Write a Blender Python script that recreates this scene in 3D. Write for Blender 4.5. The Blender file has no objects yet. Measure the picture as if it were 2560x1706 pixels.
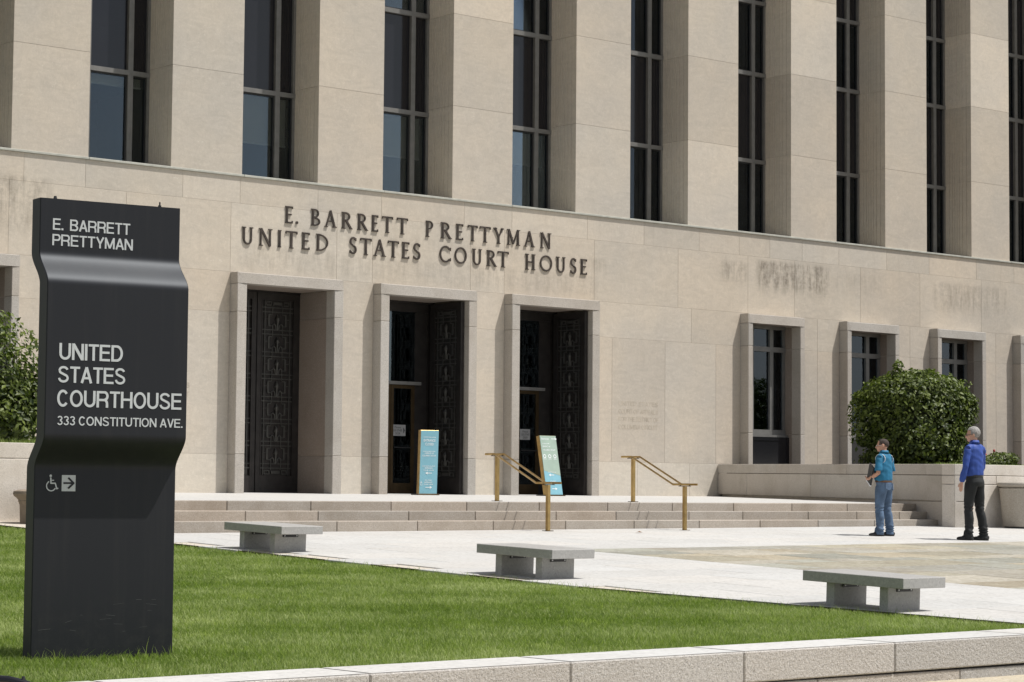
import bpy, math, random
import numpy as np
from mathutils import Vector, Matrix
random.seed(7)
rng = np.random.default_rng(11)
scene = bpy.context.scene
COL = scene.collection
PI = math.pi

# ------------------------------------------------------------------ camera, sky, sun, exposure
cam_d = bpy.data.cameras.new('camera')
cam = bpy.data.objects.new('camera', cam_d)
COL.objects.link(cam)
scene.camera = cam
cam_d.sensor_fit = 'HORIZONTAL'
cam_d.sensor_width = 36.0
cam_d.lens = 36.0 * 5708.2 / 2560.0
cam_d.clip_start = 0.1
cam_d.clip_end = 2000.0
PITCH, ROLL, YAW = 0.06558797, 0.00840202, 0.69709426
fw = Vector((math.sin(YAW) * math.cos(PITCH), math.cos(YAW) * math.cos(PITCH), math.sin(PITCH)))
rt = Vector((math.cos(YAW), -math.sin(YAW), 0.0))
up = rt.cross(fw)
rt2 = rt * math.cos(ROLL) + up * math.sin(ROLL)
up2 = -rt * math.sin(ROLL) + up * math.cos(ROLL)
M = Matrix((rt2, up2, -fw)).transposed().to_4x4()
M.translation = Vector((0, 0, 0.63))
cam.matrix_world = M

world = bpy.data.worlds.new('World')
scene.world = world
world.use_nodes = True
wn = world.node_tree
bg = wn.nodes['Background']
sky = wn.nodes.new('ShaderNodeTexSky')
sky.sky_type = 'NISHITA'
sky.sun_disc = False
SUN_DIR = Vector((0.309, -0.312, 0.899)).normalized()
elev = math.asin(SUN_DIR.z)
sky.sun_elevation = elev
sky.sun_rotation = math.atan2(SUN_DIR.x, SUN_DIR.y)
sky.altitude = 20
sky.air_density = 1.0
sky.dust_density = 1.2
sky.ozone_density = 1.2
bw = wn.nodes.new('ShaderNodeRGBToBW'); wn.links.new(sky.outputs[0], bw.inputs[0])
wtc = wn.nodes.new('ShaderNodeTexCoord')
wmp = wn.nodes.new('ShaderNodeMapping'); wmp.inputs['Scale'].default_value = (1.0, 1.0, 2.6); wn.links.new(wtc.outputs['Generated'], wmp.inputs[0])
wno = wn.nodes.new('ShaderNodeTexNoise'); wno.inputs['Scale'].default_value = 2.3; wno.inputs['Detail'].default_value = 7; wno.inputs['Roughness'].default_value = 0.58
wn.links.new(wmp.outputs[0], wno.inputs['Vector'])
wmr = wn.nodes.new('ShaderNodeMapRange'); wmr.inputs[1].default_value = 0.40; wmr.inputs[2].default_value = 0.60; wmr.inputs[3].default_value = 0.30; wmr.inputs[4].default_value = 0.92
wn.links.new(wno.outputs[0], wmr.inputs[0])
wcc = wn.nodes.new('ShaderNodeCombineColor')
for i_, k_ in enumerate((1.24, 1.22, 1.19)):
    mm = wn.nodes.new('ShaderNodeMath'); mm.operation = 'MULTIPLY'; mm.inputs[1].default_value = k_
    wn.links.new(bw.outputs[0], mm.inputs[0]); wn.links.new(mm.outputs[0], wcc.inputs[i_])
wmx = wn.nodes.new('ShaderNodeMix'); wmx.data_type = 'RGBA'
wn.links.new(wmr.outputs[0], wmx.inputs[0]); wn.links.new(sky.outputs[0], wmx.inputs[6]); wn.links.new(wcc.outputs[0], wmx.inputs[7])
wn.links.new(wmx.outputs[2], bg.inputs[0])
bg.inputs[1].default_value = 0.10

sun_d = bpy.data.lights.new('sun', 'SUN')
sun_d.energy = 4.1
sun_d.angle = math.radians(0.55)
sun_d.color = (1.0, 0.965, 0.918)
sun = bpy.data.objects.new('sun', sun_d)
COL.objects.link(sun)
sun.location = (10, -10, 30)
sun.rotation_euler = (-SUN_DIR).to_track_quat('-Z', 'Y').to_euler()

vs = scene.view_settings
vs.view_transform = 'Standard'
vs.look = 'None'
vs.gamma = 1.0
vs.exposure = 0.24
vs.use_curve_mapping = False

# ------------------------------------------------------------------ helpers: objects
def link(o, parent=None):
    COL.objects.link(o)
    if parent is not None:
        o.parent = parent
    return o

def tag(o, label=None, cat=None, group=None, kind=None):
    if label: o['label'] = label
    if cat: o['category'] = cat
    if group: o['group'] = group
    if kind: o['kind'] = kind
    return o

def empty(name, loc=(0, 0, 0), rz=0.0, rx=0.0):
    o = bpy.data.objects.new(name, None)
    o.empty_display_size = 0.2
    o.location = loc
    o.rotation_euler = (rx, 0, rz)
    COL.objects.link(o)
    return o

class MB:
    """collects shapes into one mesh"""
    def __init__(s):
        s.v = []; s.f = []
    def add(s, vs, fs):
        b = len(s.v)
        s.v += [tuple(v) for v in vs]
        s.f += [tuple(i + b for i in f) for f in fs]
        return s
    def box(s, x0, x1, y0, y1, z0, z1):
        if x0 > x1: x0, x1 = x1, x0
        if y0 > y1: y0, y1 = y1, y0
        if z0 > z1: z0, z1 = z1, z0
        return s.add([(x0,y0,z0),(x1,y0,z0),(x1,y1,z0),(x0,y1,z0),(x0,y0,z1),(x1,y0,z1),(x1,y1,z1),(x0,y1,z1)],
                     [(0,3,2,1),(4,5,6,7),(0,1,5,4),(1,2,6,5),(2,3,7,6),(3,0,4,7)])
    def cbox(s, x0, x1, y0, y1, z0, z1, b=0.006):
        """box with chamfered edges"""
        X = ((x0, x0 + b), (x1, x1 - b)); Y = ((y0, y0 + b), (y1, y1 - b)); Z = ((z0, z0 + b), (z1, z1 - b))
        V = []; idx = {}
        for i in (0, 1):
            for j in (0, 1):
                for k in (0, 1):
                    for a in range(3):
                        p = (X[i][0 if a == 0 else 1], Y[j][0 if a == 1 else 1], Z[k][0 if a == 2 else 1])
                        idx[(i, j, k, a)] = len(V); V.append(p)
        F = []
        F.append([idx[(0,0,0,0)], idx[(0,0,1,0)], idx[(0,1,1,0)], idx[(0,1,0,0)]])
        F.append([idx[(1,0,0,0)], idx[(1,1,0,0)], idx[(1,1,1,0)], idx[(1,0,1,0)]])
        F.append([idx[(0,0,0,1)], idx[(1,0,0,1)], idx[(1,0,1,1)], idx[(0,0,1,1)]])
        F.append([idx[(0,1,0,1)], idx[(0,1,1,1)], idx[(1,1,1,1)], idx[(1,1,0,1)]])
        F.append([idx[(0,0,0,2)], idx[(0,1,0,2)], idx[(1,1,0,2)], idx[(1,0,0,2)]])
        F.append([idx[(0,0,1,2)], idx[(1,0,1,2)], idx[(1,1,1,2)], idx[(0,1,1,2)]])
        c = Vector(((x0+x1)/2, (y0+y1)/2, (z0+z1)/2))
        def quad(q):
            p = [Vector(V[i]) for i in q]
            n = (p[1]-p[0]).cross(p[2]-p[0])
            m = sum(p, Vector()) / len(p) - c
            F.append(list(q) if n.dot(m) > 0 else list(q)[::-1])
        for i in (0,1):
            for j in (0,1):
                quad([idx[(i,j,0,0)], idx[(i,j,1,0)], idx[(i,j,1,1)], idx[(i,j,0,1)]])
            for k in (0,1):
                quad([idx[(i,0,k,0)], idx[(i,1,k,0)], idx[(i,1,k,2)], idx[(i,0,k,2)]])
        for j in (0,1):
            for k in (0,1):
                quad([idx[(0,j,k,1)], idx[(1,j,k,1)], idx[(1,j,k,2)], idx[(0,j,k,2)]])
        for i in (0,1):
            for j in (0,1):
                for k in (0,1):
                    quad([idx[(i,j,k,0)], idx[(i,j,k,1)], idx[(i,j,k,2)]])
        return s.add(V, F)
    def prism(s, poly, z0, z1, b=0.0):
        """vertical prism of a plan polygon (counter-clockwise), optional chamfer toward the centroid"""
        n = len(poly)
        cx = sum(p[0] for p in poly)/n; cy = sum(p[1] for p in poly)/n
        if b <= 0:
            V = [(x,y,z0) for x,y in poly] + [(x,y,z1) for x,y in poly]
            F = [tuple(range(n))[::-1], tuple(range(n, 2*n))] + [(i,(i+1)%n,n+(i+1)%n,n+i) for i in range(n)]
            return s.add(V, F)
        sh = [(x+math.copysign(b, cx-x), y+math.copysign(b, cy-y)) for x,y in poly]
        V = [(x,y,z0) for x,y in sh] + [(x,y,z0+b) for x,y in poly] + [(x,y,z1-b) for x,y in poly] + [(x,y,z1) for x,y in sh]
        F = [tuple(range(n))[::-1], tuple(range(3*n, 4*n))]
        for k in range(3):
            F += [(k*n+i, k*n+(i+1)%n, (k+1)*n+(i+1)%n, (k+1)*n+i) for i in range(n)]
        return s.add(V, F)
    def tube(s, pts, r, n=8, cap=True, ry=None, twist=0.0):
        pts = [Vector(p) for p in pts]
        V = []; F = []
        prev = None
        for i, p in enumerate(pts):
            if i == 0: d = pts[1]-pts[0]
            elif i == len(pts)-1: d = pts[-1]-pts[-2]
            else: d = (pts[i+1]-pts[i]).normalized() + (pts[i]-pts[i-1]).normalized()
            d.normalize()
            ref = Vector((0,0,1)) if abs(d.z) < 0.95 else Vector((1,0,0))
            if prev is not None: ref = prev
            a = d.cross(ref); 
            if a.length < 1e-5: a = d.cross(Vector((0,1,0)))
            a.normalize(); b = a.cross(d).normalized(); prev = b
            rr = r[i] if isinstance(r, (list, tuple)) else r
            r2 = (ry[i] if isinstance(ry, (list, tuple)) else ry) if ry else rr
            for k in range(n):
                t = 2*PI*k/n + twist
                V.append(p + a*math.cos(t)*rr + b*math.sin(t)*r2)
        m = len(pts)
        for i in range(m-1):
            for k in range(n):
                F.append((i*n+k, (i+1)*n+k, (i+1)*n+(k+1)%n, i*n+(k+1)%n))
        if cap:
            F.append(tuple(range(n))); F.append(tuple(range((m-1)*n, m*n))[::-1])
        return s.add(V, F)
    def lathe(s, prof, n=32, cx=0, cy=0):
        V = []; F = []
        for r, z in prof:
            for k in range(n):
                V.append((cx+r*math.cos(2*PI*k/n), cy+r*math.sin(2*PI*k/n), z))
        for i in range(len(prof)-1):
            for k in range(n):
                F.append((i*n+k, i*n+(k+1)%n, (i+1)*n+(k+1)%n, (i+1)*n+k))
        F.append(tuple(range(n))[::-1]); F.append(tuple(range((len(prof)-1)*n, len(prof)*n)))
        return s.add(V, F)
    def ellipsoid(s, c, r, nu=16, nv=10, rot=None):
        V = []; F = []
        c = Vector(c)
        for j in range(nv+1):
            ph = PI*j/nv
            for i in range(nu):
                th = 2*PI*i/nu
                p = Vector((r[0]*math.sin(ph)*math.cos(th), r[1]*math.sin(ph)*math.sin(th), r[2]*math.cos(ph)))
                if rot is not None: p = rot @ p
                V.append(c+p)
        for j in range(nv):
            for i in range(nu):
                F.append((j*nu+i, (j+1)*nu+i, (j+1)*nu+(i+1)%nu, j*nu+(i+1)%nu))
        return s.add(V, F)
    def build(s, name, mat, parent=None, smooth=False, color=None):
        me = bpy.data.meshes.new(name)
        me.from_pydata(s.v, [], s.f)
        me.update()
        if smooth:
            me.polygons.foreach_set('use_smooth', [True]*len(me.polygons))
        if mat is not None: me.materials.append(mat)
        o = bpy.data.objects.new(name, me)
        if color is not None: o.color = color
        return link(o, parent)

def np_mesh(name, V, F, mat, parent=None, attr=None, smooth=False):
    """fast mesh: V (n,3), F (m,k)"""
    me = bpy.data.meshes.new(name)
    V = np.asarray(V, dtype=np.float32); F = np.asarray(F, dtype=np.int32)
    me.vertices.add(len(V)); me.vertices.foreach_set('co', V.ravel())
    k = F.shape[1]
    me.loops.add(F.size); me.loops.foreach_set('vertex_index', F.ravel())
    me.polygons.add(len(F))
    me.polygons.foreach_set('loop_start', np.arange(0, F.size, k, dtype=np.int32))
    me.polygons.foreach_set('loop_total', np.full(len(F), k, dtype=np.int32))
    if smooth: me.polygons.foreach_set('use_smooth', np.ones(len(F), dtype=bool))
    me.update(calc_edges=True)
    if attr is not None:
        a = me.attributes.new('tone', 'FLOAT', 'POINT')
        a.data.foreach_set('value', np.asarray(attr, dtype=np.float32))
    me.materials.append(mat)
    o = bpy.data.objects.new(name, me)
    return link(o, parent)

def copy_tree(o, parent=None):
    c = o.copy(); COL.objects.link(c); c.parent = parent
    for ch in list(o.children): copy_tree(ch, c)
    return c

# ------------------------------------------------------------------ helpers: materials
class NT:
    def __init__(s, name):
        s.m = bpy.data.materials.new(name); s.m.use_nodes = True
        s.t = s.m.node_tree; s.b = s.t.nodes['Principled BSDF']; s.out = s.t.nodes['Material Output']
        s._pos = None
    def n(s, typ, **kw):
        nd = s.t.nodes.new(typ)
        for k, v in kw.items(): setattr(nd, k, v)
        return nd
    def l(s, a, b): s.t.links.new(a, b)
    def pos(s):
        if s._pos is None:
            s._pos = s.n('ShaderNodeNewGeometry').outputs['Position']
        return s._pos
    def objco(s): return s.n('ShaderNodeTexCoord').outputs['Object']
    def mapped(s, src, sc):
        m = s.n('ShaderNodeMapping'); s.l(src, m.inputs[0]); m.inputs['Scale'].default_value = sc
        return m.outputs[0]
    def noise(s, vec, scale, detail=4, rough=0.55, dist=0.0):
        t = s.n('ShaderNodeTexNoise'); s.l(vec, t.inputs['Vector'])
        t.inputs['Scale'].default_value = scale; t.inputs['Detail'].default_value = detail
        t.inputs['Roughness'].default_value = rough; t.inputs['Distortion'].default_value = dist
        return t.outputs[0]
    def rng(s, v, a, b, c, d, smooth=False):
        r = s.n('ShaderNodeMapRange')
        if smooth: r.interpolation_type = 'SMOOTHSTEP'
        s.l(v, r.inputs[0])
        for i, x in enumerate((a, b, c, d)): r.inputs[i+1].default_value = x
        return r.outputs[0]
    def math(s, op, a, b=None, clamp=False):
        m = s.n('ShaderNodeMath', operation=op); m.use_clamp = clamp
        for i, x in enumerate((a, b)):
            if x is None: continue
            if isinstance(x, (int, float)): m.inputs[i].default_value = x
            else: s.l(x, m.inputs[i])
        return m.outputs[0]
    def mix(s, fac, a, b, typ='MIX'):
        m = s.n('ShaderNodeMix', data_type='RGBA', blend_type=typ)
        for sock, x in ((m.inputs[0], fac), (m.inputs[6], a), (m.inputs[7], b)):
            if isinstance(x, (int, float)): sock.default_value = x
            elif isinstance(x, (tuple, list)): sock.default_value = (*x[:3], 1)
            else: s.l(x, sock)
        return m.outputs[2]
    def scale(s, col, v):
        """multiply a colour by a float socket"""
        cb = s.n('ShaderNodeCombineColor')
        for i in range(3): s.l(v, cb.inputs[i])
        return s.mix(1.0, col, cb.outputs[0], 'MULTIPLY')
    def bump(s, h, dist=0.002, strength=1.0):
        b = s.n('ShaderNodeBump'); s.l(h, b.inputs['Height'])
        b.inputs['Distance'].default_value = dist; b.inputs['Strength'].default_value = strength
        s.l(b.outputs[0], s.b.inputs['Normal'])
    def base(s, c):
        if isinstance(c, (tuple, list)): s.b.inputs['Base Color'].default_value = (*c[:3], 1)
        else: s.l(c, s.b.inputs['Base Color'])
    def set(s, **kw):
        for k, v in kw.items(): s.b.inputs[k.replace('_', ' ')].default_value = v

def simple(name, c, rough=0.6, metal=0.0, spec=0.5, var=0.08, sc=6.0, bump=0.0, bsc=60):
    t = NT(name)
    co = t.objco()
    v = t.rng(t.noise(co, sc, 5), 0.3, 0.7, 1-var, 1+var)
    t.base(t.scale(c, v))
    t.set(Roughness=rough, Metallic=metal); t.b.inputs['Specular IOR Level'].default_value = spec
    if bump: t.bump(t.noise(co, bsc, 4), bump)
    return t.m

def limestone(name, base, stains=(), streak=0.0, grain=1.0):
    t = NT(name)
    p = t.pos()
    oc = t.n('ShaderNodeObjectInfo').outputs['Color']
    # offset the swirl per stone so that figures stop at the joints
    off = t.n('ShaderNodeVectorMath', operation='SCALE'); t.l(oc, off.inputs[0]); off.inputs['Scale'].default_value = 37.0
    ad = t.n('ShaderNodeVectorMath', operation='ADD'); t.l(p, ad.inputs[0]); t.l(off.outputs[0], ad.inputs[1])
    vein = t.noise(t.mapped(ad.outputs[0], (1.0, 1.0, 2.6)), 1.7, 7, 0.68, 2.2)
    vein2 = t.noise(t.mapped(ad.outputs[0], (2.2, 2.2, 1.2)), 7.0, 6, 0.7, 1.4)
    fine = t.noise(p, 60.0, 3, 0.6)
    blot = t.noise(p, 0.5, 4, 0.55)
    v = t.rng(vein, 0.32, 0.68, 0.925, 1.06)
    v = t.math('MULTIPLY', v, t.rng(vein2, 0.3, 0.72, 0.93, 1.06))
    v = t.math('MULTIPLY', v, t.rng(fine, 0.3, 0.7, 0.965, 1.035))
    v = t.math('MULTIPLY', v, t.rng(blot, 0.35, 0.65, 0.93, 1.04))
    c = t.mix(t.rng(blot, 0.35, 0.65, 0.0, 1.0), base, (base[0]*1.0, base[1]*0.972, base[2]*0.93))
    # pale worm-like flecks of shell in the stone
    fl = t.noise(t.mapped(ad.outputs[0], (1.0, 1.0, 1.7)), 6.0, 6, 0.78, 3.4)
    c = t.mix(t.rng(fl, 0.57, 0.70, 0.0, 0.42), c, (0.80, 0.76, 0.68))
    c = t.scale(c, v)
    c = t.mix(1.0, c, oc, 'MULTIPLY')
    sep = t.n('ShaderNodeSeparateXYZ'); t.l(p, sep.inputs[0])
    if streak > 0:
        st = t.noise(t.mapped(p, (5.0, 5.0, 0.35)), 1.0, 5, 0.65)
        a = t.rng(st, 0.55, 0.75, 0.0, streak)
        top = t.rng(sep.outputs[2], 5.0, 7.0, 0.25, 1.0)
        c = t.mix(t.math('MULTIPLY', a, top), c, (0.19, 0.165, 0.13))
    for (x0, x1, z0, z1, amt, drip) in stains:
        e = 0.18
        m = t.math('MULTIPLY', t.rng(sep.outputs[0], x0-e, x0+e, 0, 1, True), t.rng(sep.outputs[0], x1-e, x1+e, 1, 0, True))
        m = t.math('MULTIPLY', m, t.rng(sep.outputs[2], z0-0.1, z0+0.45*(z1-z0), 0, 1, True))
        m = t.math('MULTIPLY', m, t.rng(sep.outputs[2], z1-0.12, z1+0.04, 1, 0, True))
        if drip:
            s1 = t.noise(t.mapped(p, (7.0, 7.0, 0.9)), 1.0, 6, 0.7, 0.3)
            s2 = t.noise(p, 9.0, 5, 0.7)
            s1 = t.math('ADD', t.math('MULTIPLY', s1, 0.65), t.math('MULTIPLY', s2, 0.35))
        else:
            s1 = t.noise(p, 4.0, 6, 0.7)
        m = t.math('MULTIPLY', m, t.rng(s1, 0.43, 0.62, 0.0, amt))
        c = t.mix(m, c, (0.125, 0.105, 0.08))
    t.base(c)
    t.set(Roughness=0.9); t.b.inputs['Specular IOR Level'].default_value = 0.25
    t.bump(t.math('ADD', fine, vein2), 0.0016*grain)
    return t.m

def granite(name, base, dark=(0.10,0.09,0.085), light=(0.8,0.78,0.74), sc=90.0, rough=0.8, bump=0.001, usecol=True, dirt=0.25, amount=1.0):
    t = NT(name)
    p = t.pos()
    vo = t.n('ShaderNodeTexVoronoi'); t.l(p, vo.inputs['Vector']); vo.inputs['Scale'].default_value = sc
    sp = t.n('ShaderNodeSeparateColor'); t.l(vo.outputs['Color'], sp.inputs[0])
    c = t.mix(t.rng(sp.outputs[0], 0.80, 0.92, 0.0, 0.55*amount), base, dark)
    c = t.mix(t.rng(sp.outputs[1], 0.75, 0.9, 0.0, 0.35*amount), c, light)
    n2 = t.noise(p, sc*0.3, 5, 0.7)
    c = t.scale(c, t.rng(n2, 0.3, 0.7, 1-0.13*amount, 1+0.12*amount))
    bl = t.noise(p, 1.3, 5, 0.6, 0.5)
    c = t.mix(t.rng(bl, 0.45, 0.72, 0.0, dirt), c, (base[0]*0.55, base[1]*0.5, base[2]*0.42))
    if usecol:
        c = t.mix(1.0, c, t.n('ShaderNodeObjectInfo').outputs['Color'], 'MULTIPLY')
    t.base(c); t.set(Roughness=rough); t.b.inputs['Specular IOR Level'].default_value = 0.3
    t.bump(n2, bump)
    return t.m

MAT = {}
STAINS = ((39.9, 42.4, 5.45, 6.30, 0.78, True), (42.6, 44.6, 5.6, 6.2, 0.2, True), (34.45, 34.9, 5.6, 5.95, 0.5, True),
          (19.6, 20.7, 5.2, 6.45, 0.5, True), (25.0, 34.6, 4.95, 5.55, 0.26, True), (26.0, 33.4, 5.75, 6.05, 0.16, True),
          (38.6, 39.5, 5.6, 6.2, 0.5, True), (46.5, 49.5, 5.3, 6.2, 0.4, True), (36.9, 38.4, 1.3, 1.6, 0.10, False))
MAT['lime_wall'] = limestone('limestone_wall', (0.552, 0.497, 0.424), STAINS, streak=0.16)
MAT['lime_pier'] = limestone('limestone_pier', (0.530, 0.480, 0.414))
MAT['mortar'] = simple('mortar', (0.52, 0.47, 0.40), 0.95, bump=0.001)
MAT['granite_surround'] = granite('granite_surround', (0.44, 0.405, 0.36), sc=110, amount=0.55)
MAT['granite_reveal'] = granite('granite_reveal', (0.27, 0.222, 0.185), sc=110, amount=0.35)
MAT['granite_step'] = granite('granite_step', (0.38, 0.335, 0.285), sc=100, dirt=0.4, amount=0.45)
MAT['granite_planter'] = granite('granite_planter', (0.50, 0.46, 0.41), sc=110, dirt=0.35, amount=0.45)
MAT['granite_rough'] = granite('granite_rough', (0.50, 0.465, 0.425), sc=130, bump=0.02, dirt=0.15, amount=0.8)
MAT['white_paver'] = granite('white_paver', (0.50, 0.492, 0.472), sc=30, dirt=0.14, amount=0.35)
MAT['flagstone'] = granite('flagstone', (0.36, 0.34, 0.285), sc=20, dirt=0.35, amount=0.5)
MAT['sidewalk'] = granite('sidewalk_concrete', (0.48, 0.42, 0.31), sc=60, dirt=0.2, amount=0.6, usecol=False)
MAT['asphalt'] = granite('asphalt', (0.055, 0.055, 0.055), sc=60, dirt=0.2, usecol=False)
MAT['concrete'] = granite('bench_concrete', (0.37, 0.363, 0.348), sc=60, rough=0.5, dirt=0.10, amount=0.3, usecol=False)
MAT['trash_stone'] = granite('aggregate', (0.37, 0.335, 0.285), sc=110, amount=0.45, dirt=0.25, usecol=False)
MAT['brass'] = simple('brass', (0.46, 0.32, 0.135), 0.33, 0.9, var=0.22)
MAT['brass_dark'] = simple('brass_dark', (0.065, 0.042, 0.019), 0.5, 0.7, var=0.2)
MAT['bronze'] = simple('bronze_door', (0.032, 0.028, 0.026), 0.45, 0.4, var=0.25)
MAT['bronze_grille'] = simple('bronze_grille', (0.07, 0.068, 0.062), 0.45, 0.4, var=0.25)
MAT['bronze_letter'] = simple('bronze_letter', (0.058, 0.045, 0.037), 0.5, 0.3, var=0.45, sc=9)
MAT['frame_metal'] = simple('window_frame_metal', (0.20, 0.195, 0.185), 0.5, 0.35, var=0.12)
MAT['spandrel'] = simple('spandrel_glass', (0.013, 0.013, 0.016), 0.08, 0.0, var=0.1, sc=1.0)
MAT['dark_room'] = simple('room_interior', (0.10, 0.09, 0.075), 0.9)
MAT['blind'] = simple('blind', (0.62, 0.60, 0.54), 0.7, var=0.04)
MAT['sign_black'] = simple('sign_black_metal', (0.0105, 0.0105, 0.0125), 0.50, 0.0, spec=0.5, var=0.12, sc=3)
def sign_wear():
    t = NT('sign_black_worn'); o = t.objco(); sp = t.n('ShaderNodeSeparateXYZ'); t.l(o, sp.inputs[0])
    streak = t.noise(t.mapped(o, (14.0, 14.0, 0.6)), 1.0, 5, 0.7)
    splash = t.noise(o, 9.0, 6, 0.75)
    low = t.rng(sp.outputs[2], 0.05, 0.55, 1.0, 0.0, True)
    f = t.math('MULTIPLY', low, t.rng(splash, 0.48, 0.72, 0.0, 0.12))
    f = t.math('ADD', f, t.rng(streak, 0.50, 0.80, 0.0, 0.07))
    t.base(t.mix(f, (0.0095, 0.0095, 0.0115), (0.11, 0.10, 0.085)))
    t.set(Roughness=0.53)
    t.b.inputs['Specular IOR Level'].default_value = 0.42
    t.b.inputs['Specular Tint'].default_value = (0.85, 0.92, 1.0, 1)
    return t.m
MAT['sign_black'] = sign_wear()
MAT['sign_text'] = simple('sign_lettering', (0.50, 0.53, 0.54), 0.6, var=0.03)
MAT['steel_black'] = simple('black_steel', (0.02, 0.02, 0.02), 0.45)
MAT['bolt'] = simple('bolt_steel', (0.6, 0.6, 0.6), 0.3, 0.9)
MAT['banner_blue'] = simple('banner_blue', (0.21, 0.45, 0.54), 0.6, var=0.05)
MAT['banner_sage'] = simple('banner_sage', (0.33, 0.43, 0.36), 0.6, var=0.06)
MAT['print_white'] = simple('print_white', (0.78, 0.82, 0.82), 0.6, var=0.02)
MAT['print_black'] = simple('print_black', (0.03, 0.03, 0.03), 0.6, var=0.02)
MAT['card_grey'] = simple('paper_card', (0.30, 0.30, 0.30), 0.7, var=0.05)
MAT['carved'] = simple('carved_letter', (0.47, 0.41, 0.33), 0.95, var=0.2)
MAT['soil'] = simple('soil', (0.055, 0.04, 0.03), 0.95, var=0.3, bump=0.01, bsc=30)
MAT['flashing'] = simple('flashing', (0.42, 0.42, 0.37), 0.7, 0.0, var=0.15)
MAT['lawn_base'] = simple('turf', (0.13, 0.16, 0.045), 0.95, var=0.3, sc=3)

def glass_mat():
    t = NT('window_glass')
    nt = t.t
    nt.nodes.remove(t.b)
    tr = t.n('ShaderNodeBsdfTransparent'); tr.inputs[0].default_value = (0.72, 0.74, 0.72, 1)
    gl = t.n('ShaderNodeBsdfGlossy'); gl.inputs['Roughness'].default_value = 0.015; gl.inputs[0].default_value = (0.74, 0.86, 1.0, 1)
    fr = t.n('ShaderNodeFresnel'); fr.inputs[0].default_value = 1.5
    f = t.math('MULTIPLY', fr.outputs[0], 1.45, True)
    mx = t.n('ShaderNodeMixShader')
    t.l(f, mx.inputs[0]); t.l(tr.outputs[0], mx.inputs[1]); t.l(gl.outputs[0], mx.inputs[2])
    t.l(mx.outputs[0], t.out.inputs[0])
    return t.m
MAT['glass'] = glass_mat()

def foliage_mat(name, a, b, trans=0.25, rough=0.5):
    t = NT(name)
    at = t.n('ShaderNodeAttribute'); at.attribute_name = 'tone'
    c = t.mix(at.outputs['Fac'], a, b)
    t.base(c)
    t.set(Roughness=rough)
    t.b.inputs['Specular IOR Level'].default_value = 0.35
    tl = t.n('ShaderNodeBsdfTranslucent')
    t.l(t.mix(1.0, c, (1.1, 1.35, 0.5), 'MULTIPLY'), tl.inputs[0])
    mx = t.n('ShaderNodeMixShader'); mx.inputs[0].default_value = trans
    t.l(t.b.outputs[0], mx.inputs[1]); t.l(tl.outputs[0], mx.inputs[2])
    t.l(mx.outputs[0], t.out.inputs[0])
    return t.m
MAT['grass'] = foliage_mat('grass_blade', (0.125, 0.190, 0.034), (0.45, 0.50, 0.20), 0.38, 0.55)
MAT['leaf'] = foliage_mat('leaf', (0.024, 0.042, 0.008), (0.150, 0.190, 0.034), 0.25, 0.50)
MAT['flower'] = simple('red_flower', (0.35, 0.03, 0.03), 0.6)
MAT['bark'] = simple('bark', (0.08, 0.06, 0.045), 0.9, bump=0.004)

# ------------------------------------------------------------------ helpers: lettering
def text_obj(body, name, mat, parent, h, width=None, extrude=0.001, offset=0.0, align='LEFT', space=1.0, spacew=1.0, line=1.0):
    """text as a mesh in the local XZ plane facing -Y; h = capital height, width = wanted width"""
    cu = bpy.data.curves.new('lettering', 'FONT')
    cu.body = body; cu.size = 1.0; cu.extrude = 0.0; cu.offset = offset; cu.align_x = align
    cu.space_character = space; cu.space_word = spacew; cu.resolution_u = 4; cu.space_line = line
    cu.fill_mode = 'FRONT'
    o = bpy.data.objects.new('lettering', cu); COL.objects.link(o)
    dg = bpy.context.evaluated_depsgraph_get()
    me = bpy.data.meshes.new_from_object(o.evaluated_get(dg))
    bpy.data.objects.remove(o); bpy.data.curves.remove(cu)
    co = np.zeros(len(me.vertices)*3, dtype=np.float32); me.vertices.foreach_get('co', co); co = co.reshape(-1, 3)
    nl = body.count('\n')
    x0, x1 = co[:, 0].min(), co[:, 0].max(); y0, y1 = co[:, 1].min(), co[:, 1].max()
    cap = 0.729
    s = h/cap
    sx = s if width is None else width/(x1-x0)
    xb = x0 if align == 'LEFT' else (x0+x1)/2
    out = np.zeros_like(co)
    out[:, 0] = (co[:, 0]-xb)*sx; out[:, 2] = co[:, 1]*s; out[:, 1] = 0
    me.vertices.foreach_set('co', out.ravel()); me.update()
    me.materials.clear(); me.materials.append(mat)
    # make faces look toward -Y
    if len(me.polygons) and me.polygons[0].normal.y > 0: me.flip_normals()
    ob = bpy.data.objects.new(name, me); me.name = name
    link(ob, parent)
    return ob

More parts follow.
